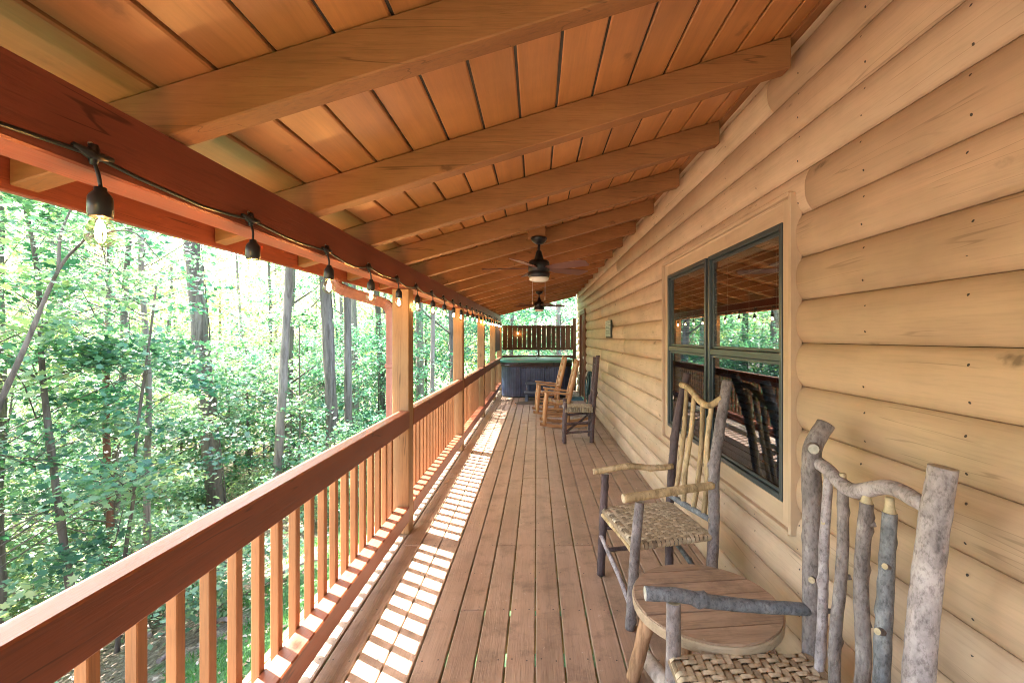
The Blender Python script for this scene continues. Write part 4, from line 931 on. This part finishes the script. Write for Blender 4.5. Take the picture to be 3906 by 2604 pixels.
def hero(base, top, r, mat, label, vine=False, cm=None, cz=0, cs=1, wig=.06, name='tree', seed=1, rt=None):
    x, y = base; z = gz(x, y); t_ = empty(name, (x, y, z), label, 'tree'); rs = random.Random(seed)
    a = Vector((0, 0, -.2)); b_ = Vector(top) - Vector((x, y, z)); b_ = b_ * 1.0
    pts = [a] + [a.lerp(b_, s) + Vector((rs.uniform(-wig, wig), rs.uniform(-wig, wig), 0)) for s in (.2, .4, .6, .8)] + [b_]
    P = catmull(pts, 9); rt = rt or r * .7; rad = [r * 1.3 if i == 0 else r + (rt - r) * i / len(P) for i in range(len(P))]
    parts = [tube_vf(P, rad, 14, rough=.2, nscale=3.5, seed=seed, knobs=4)]
    V, F, Mi = join_parts(parts); me = mesh('trunk', V, F, True); me.materials.append(mat); link('trunk', me, None, t_, t_.location)
    if vine:
        for ph, rr, sp_ in ((0, .022, .22), (2.2, .016, -.13), (4, .012, .30)):
            vp = [P[i] + Vector((math.cos(ph + i * sp_ * .5) * rad[i] * 1.15, math.sin(ph + i * sp_ * .5) * rad[i] * 1.15, 0)) for i in range(len(P))]
            v_, f_, m_ = tube_vf(vp, rr, 6, rough=.2, nscale=9); me = mesh('vine', v_, f_, True); me.materials.append(M_trunk); link('vine', me, None, t_, t_.location)
    if cm: link('crown', cm, None, t_, t_.location + Vector((b_.x * .7, b_.y * .7, cz)), (0, 0, rs.uniform(0, 6))).scale = (cs, cs, cs)
    return t_
hero((-9.75, 14.0), (-11.2, 14.0, 11), .235, M_trunk, 'thickest vine-wrapped dark trunk, left of the middle of the wood view', True, cr_tall[0], 6.0, 1.1, .05, seed=3, rt=.19)
hero((-7.5, 13.0), (-6.75, 13.0, 10), .125, M_trunkl, 'slender pale reddish trunk leaning slightly right beyond the near railing', False, cr_tall[1], 6.5, .9, .04, seed=5, rt=.10)
hero((-5.9, 13.2), (-6.4, 13.4, 10), .17, M_trunk, 'vine-wrapped grey trunk just left of the downspout', True, cr_cool[0], 5.0, 1, .05, seed=6, rt=.12)
hero((-5.65, 13.9), (-6.1, 14.3, 9.5), .12, M_trunk, 'dark trunk standing close behind the vine-wrapped grey trunk', False, cr_cool[1], 5.0, .9, .05, seed=7)
hero((-7.9, 20.0), (-8.1, 20.0, 12), .16, M_trunkl, 'straight mid-size grey trunk seen right beside the downspout', False, cr_cool[1], 6.0, 1.1, .08, seed=8)
hero((-7.2, 21.5), (-7.7, 21.5, 12), .15, M_trunk, 'dark slightly bent trunk between the grey trunk and the downspout', False, cr_cool[0], 6.0, 1.1, .15, seed=9)
hero((-5.6, 22.0), (-5.75, 22.0, 13), .20, M_trunkl, 'pale grey trunk seen between the first and second porch posts', False, cr_cool[0], 7.0, 1.1, .05, seed=10)
hero((-3.75, 16.3), (-3.7, 16.5, 11), .085, M_trunkl, 'thinner pale trunk right of the grey one between the first two porch posts', False, cr_cool[1], 4.5, 1.25, .06, seed=12)
hero((-8.5, 9.1), (-8.6, 9.1, 1.2), .065, M_red, 'reddish dead trunk partly hidden by leaves, low in the wood', False, None, 0, 1, .02, seed=13, rt=.055)
hero((-7.3, 8.6), (-7.5, 8.6, 7.5), .06, M_trunkl, 'thin grey sapling trunk near the railing, left of the reddish dead trunk', False, cr_under[1], 2.8, 1, .05, seed=14, rt=.035)
hero((-6.85, 6.9), (-7.9, 6.9, 4.2), .062, M_trunk, 'crooked dark sapling forking low, at the left of the wood view', False, cr_under[0], 2.0, .9, .10, seed=15, rt=.02)
# leaning forked sapling at the far left
t_ = empty('leaning_sapling', (-6.9, 4.9, gz(-6.9, 4.9)), 'dark leaning sapling branch curving up at the far left edge', 'tree')
P0 = t_.location
lp = [(-6.9, 4.9, P0.z - .1), (-6.5, 4.9, -1.2), (-5.95, 4.95, .55), (-5.62, 5.0, 1.45), (-5.25, 5.0, 2.3), (-4.95, 5.0, 2.65), (-4.75, 5.0, 3.0)]
tube('trunk', lp, [.045, .036, .030, .025, .018, .011, .006], M_trunk, t_, seg=9, sub=6, rough=.2, nscale=8, seed=4)
tube('branch', [(-5.25, 5.0, 2.3), (-5.22, 5.0, 2.7), (-5.05, 5.0, 3.1)], [.018, .008], M_trunk, t_, seg=7, sub=5); tube('branch', [(-5.95, 4.95, .55), (-6.1, 4.9, 1.1), (-5.9, 4.9, 1.6)], [.018, .008], M_trunk, t_, seg=7, sub=5)
tube('branch', [(-4.95, 5.0, 2.65), (-4.55, 5.1, 2.75), (-4.3, 5.2, 2.45)], [.012, .005], M_trunk, t_, seg=6, sub=5)
link('crown', cr_under[2], None, t_, (-5.3, 5.6, 1.6), (0, 0, 1)).scale = (.55, .55, .5)
tks = [trunk_me(400 + i, 11 + i % 3, .085 + .02 * (i % 4), .7, (M_trunk, M_trunk, M_trunkl)[i % 3]) for i in range(6)]
tku = [trunk_me(420 + i, 6, .035 + .008 * i, .5, M_trunk, seg=7) for i in range(4)]
placed = []
def ok(x, y, d):
    if any((x - a) ** 2 + (y - b_) ** 2 < d * d for a, b_ in placed): return False
    placed.append((x, y)); return True
rf = random.Random(21)
def corr(x, y, w):
    for hx_, hy_ in ((-9.9, 14), (-7.2, 13), (-6.1, 13.4)):
        if y < hy_ + 1 and abs(x / max(y, .1) - hx_ / hy_) < w * (1.7 if hy_ == 14 else 1) * min(1, 9 / max(y, 1)): return True
    return False
nA = nB = nC = 0
while nA < 40:
    x = rf.uniform(-27, -6.5); y = rf.uniform(0, 33)
    if corr(x, y, .12) or not ok(x, y, 2.3): continue
    cool = x > -.55 * y
    pk = 'pale' if nA % 3 == 2 else 'dark'; nr = 'nearer' if y < 14 else 'farther'
    tree(x, y, tks[nA % 6], (cr_cool if cool else cr_tall)[nA % 2], (f'tall {pk}-barked tree in the {nr} wood toward the porch end' if cool else f'tall slim {pk}-barked tree in the {nr} part of the sunlit wood at left'), f'tall {pk} {nr} trees of the wood, ' + ('toward the porch end' if cool else 'left side'), rot=rf.uniform(0, 6.28), cz=rf.uniform(-1.5, 2.0)); nA += 1
while nB < 52:
    x = rf.uniform(-20, -6.6); y = rf.uniform(1.0, 26)
    if corr(x, y, .09) or not ok(x, y, 1.45): continue
    cool = x > -.5 * y
    tree(x, y, tku[nB % 4], cr_under[1 if cool else (0, 2, 0)[nB % 3]], ('young understory tree with cool green layered leaves right of the vine-wrapped trunk' if cool else 'young understory tree with layered leaves in the bright left part of the wood'), 'young understory trees, ' + ('right part' if cool else 'left part'), name='young_tree', rot=rf.uniform(0, 6.28), cz=rf.uniform(-.3, .5)); nB += 1
while nC < 30:
    x = rf.uniform(-14, -5.2); y = rf.uniform(1.5, 24)
    if not ok(x, y, .9): continue
    tree(x, y, None, cr_shrub[nC % 2], 'low leafy shrub on the forest floor below the railing', 'low shrubs on the forest floor', name='shrub', cat='shrub', cs=rf.uniform(.8, 1.4)); nC += 1
for i, (x, y) in enumerate([(-3.5, 19), (-1.2, 21), (1.0, 19.5), (3.2, 20.5), (-4.5, 24.5), (.2, 25), (2.6, 26), (-2.2, 28), (5.2, 23), (-3.0, 16.8)]):
    tree(x, y, tks[i % 6], cr_cool[i % 2], 'leafy tree standing beyond the screened far end of the porch', 'trees beyond the porch end', rot=i * 1.3, cz=-1.0, cs=1.1)
# far-off wood as one mass
def far_pts(n, lo, hi, az0, az1):
    a = rng.uniform(az0, az1, n); d = rng.uniform(lo, hi, n); x = d * np.sin(a); y = d * np.cos(a)
    g = np.array([gz(p, q) for p, q in zip(x, y)]); h = 14 * rng.random(n) ** .8
    lump = np.array([noise.noise(Vector((p * .22, q * .22, r * .35))) for p, q, r in zip(x, y, h)])
    keep = lump > -.12; return np.stack([x, y, g + h], 1)[keep], np.clip(.5 + lump[keep] + rng.normal(0, .12, keep.sum()), 0, 1)
rng = np.random.default_rng(5)
c_, t__ = far_pts(100000, 30, 46, -1.75, -.02)
me = leaf_mesh('far_wood', c_, rng.uniform(.22, .5, len(c_)), .6, DIA, DF, t__); me.materials.append(M_leafy)
o = link('far_wood', me, None); tag(o, 'distant wall of yellow-green foliage behind the near trees', 'wood', kind='stuff')
c_, t__ = far_pts(30000, 28, 40, -.35, .5)
me = leaf_mesh('far_wood', c_, rng.uniform(.22, .45, len(c_)), .6, DIA, DF, t__); me.materials.append(M_leafc)
o = link('far_wood', me, None); tag(o, 'distant cool green foliage beyond the far end of the porch', 'wood', kind='stuff')
# leaf litter, grass, fallen branches
n = 9000; x = rng.uniform(-13, -1.6, n); y = rng.uniform(1, 16, n); cc = np.stack([x, y, np.array([gz(a, b_) for a, b_ in zip(x, y)]) + .012], 1)
me = leaf_mesh('leaf_litter', cc, rng.uniform(.05, .11, n), .3, DIA, DF, rng.random(n)); me.materials.append(leafmat('dry_leaf', [(0, (.09, .05, .03)), (.5, (.26, .18, .12)), (1, (.45, .38, .32))], .1))
tag(link('leaf_litter', me, None), 'dry fallen leaves scattered over the slope below the railing', 'leaf litter', kind='stuff')
n = 26000; x = rng.uniform(-5.4, -1.5, n); y = rng.uniform(.5, 14, n); msk = np.array([noise.noise(Vector((a * .9, b_ * .9, 7))) for a, b_ in zip(x, y)]) + (x + 4.4) * .25 > 0; x, y = x[msk], y[msk]; n = len(x)
z = np.array([gz(a, b_) for a, b_ in zip(x, y)]); az = rng.uniform(0, 6.28, n); h = rng.uniform(.05, .13, n); ln_ = rng.normal(0, .03, (n, 2))
V = np.stack([np.stack([x - .006 * np.cos(az), y - .006 * np.sin(az), z], 1), np.stack([x + .006 * np.cos(az), y + .006 * np.sin(az), z], 1), np.stack([x + ln_[:, 0], y + ln_[:, 1], z + h], 1)], 1).reshape(-1, 3)
me = bpy.data.meshes.new('grass'); me.vertices.add(len(V)); me.vertices.foreach_set('co', V.ravel()); me.loops.add(3 * n); me.loops.foreach_set('vertex_index', np.arange(3 * n, dtype=np.int32)); me.polygons.add(n); me.polygons.foreach_set('loop_start', (np.arange(n) * 3).astype(np.int32)); me.polygons.foreach_set('loop_total', np.full(n, 3, dtype=np.int32)); me.update(calc_edges=True)
at = me.attributes.new('rnd', 'FLOAT', 'FACE'); at.data.foreach_set('value', rng.random(n).astype(np.float32)); me.materials.append(leafmat('grass_blade', [(0, (.04, .12, .03)), (1, (.12, .28, .08))], .35))
tag(link('grass', me, None), 'patchy green lawn strip beside the foot of the porch', 'grass', kind='stuff')
for i in range(9):
    x, y = rf.uniform(-7.5, -4.2), rf.uniform(4.5, 11); a = rf.uniform(0, 3.14); l = rf.uniform(.5, 1.6)
    P = [(x + math.cos(a) * l * s, y + math.sin(a) * l * s, gz(x + math.cos(a) * l * s, y + math.sin(a) * l * s) + .05 + .08 * math.sin(s * 5 + i)) for s in (0, .35, .7, 1)]
    o = tube('fallen_branch', P, [.035, .025, .010], M_trunkl, None, seg=7, sub=4, rough=.2, seed=i); tag(o, 'fallen bare branch lying on the leaf litter below the railing', 'branch', 'fallen branches on the slope')

ch = ([], [])
for i in range(46):
    x, y = rf.uniform(-.9, 1.1), rf.uniform(1.2, 9) ; a0 = rf.uniform(0, 6.28); rr_ = rf.uniform(.003, .009); o = len(ch[0])
    for k in range(5): ch[0].append((x + math.cos(a0 + k * 1.257) * rr_ * rf.uniform(.4, 1.2), y + math.sin(a0 + k * 1.257) * rr_ * rf.uniform(.4, 1.2), .0045 + rf.uniform(0, .002)))
    ch[1].append(tuple(o + k for k in range(5)))
tag(link('deck_debris', mesh('deck_debris', ch[0], ch[1]), plain('pale_chip', (.6, .55, .45), .9, bump=0)), 'tiny pale chips and specks scattered over the deck boards', 'debris', kind='stuff')
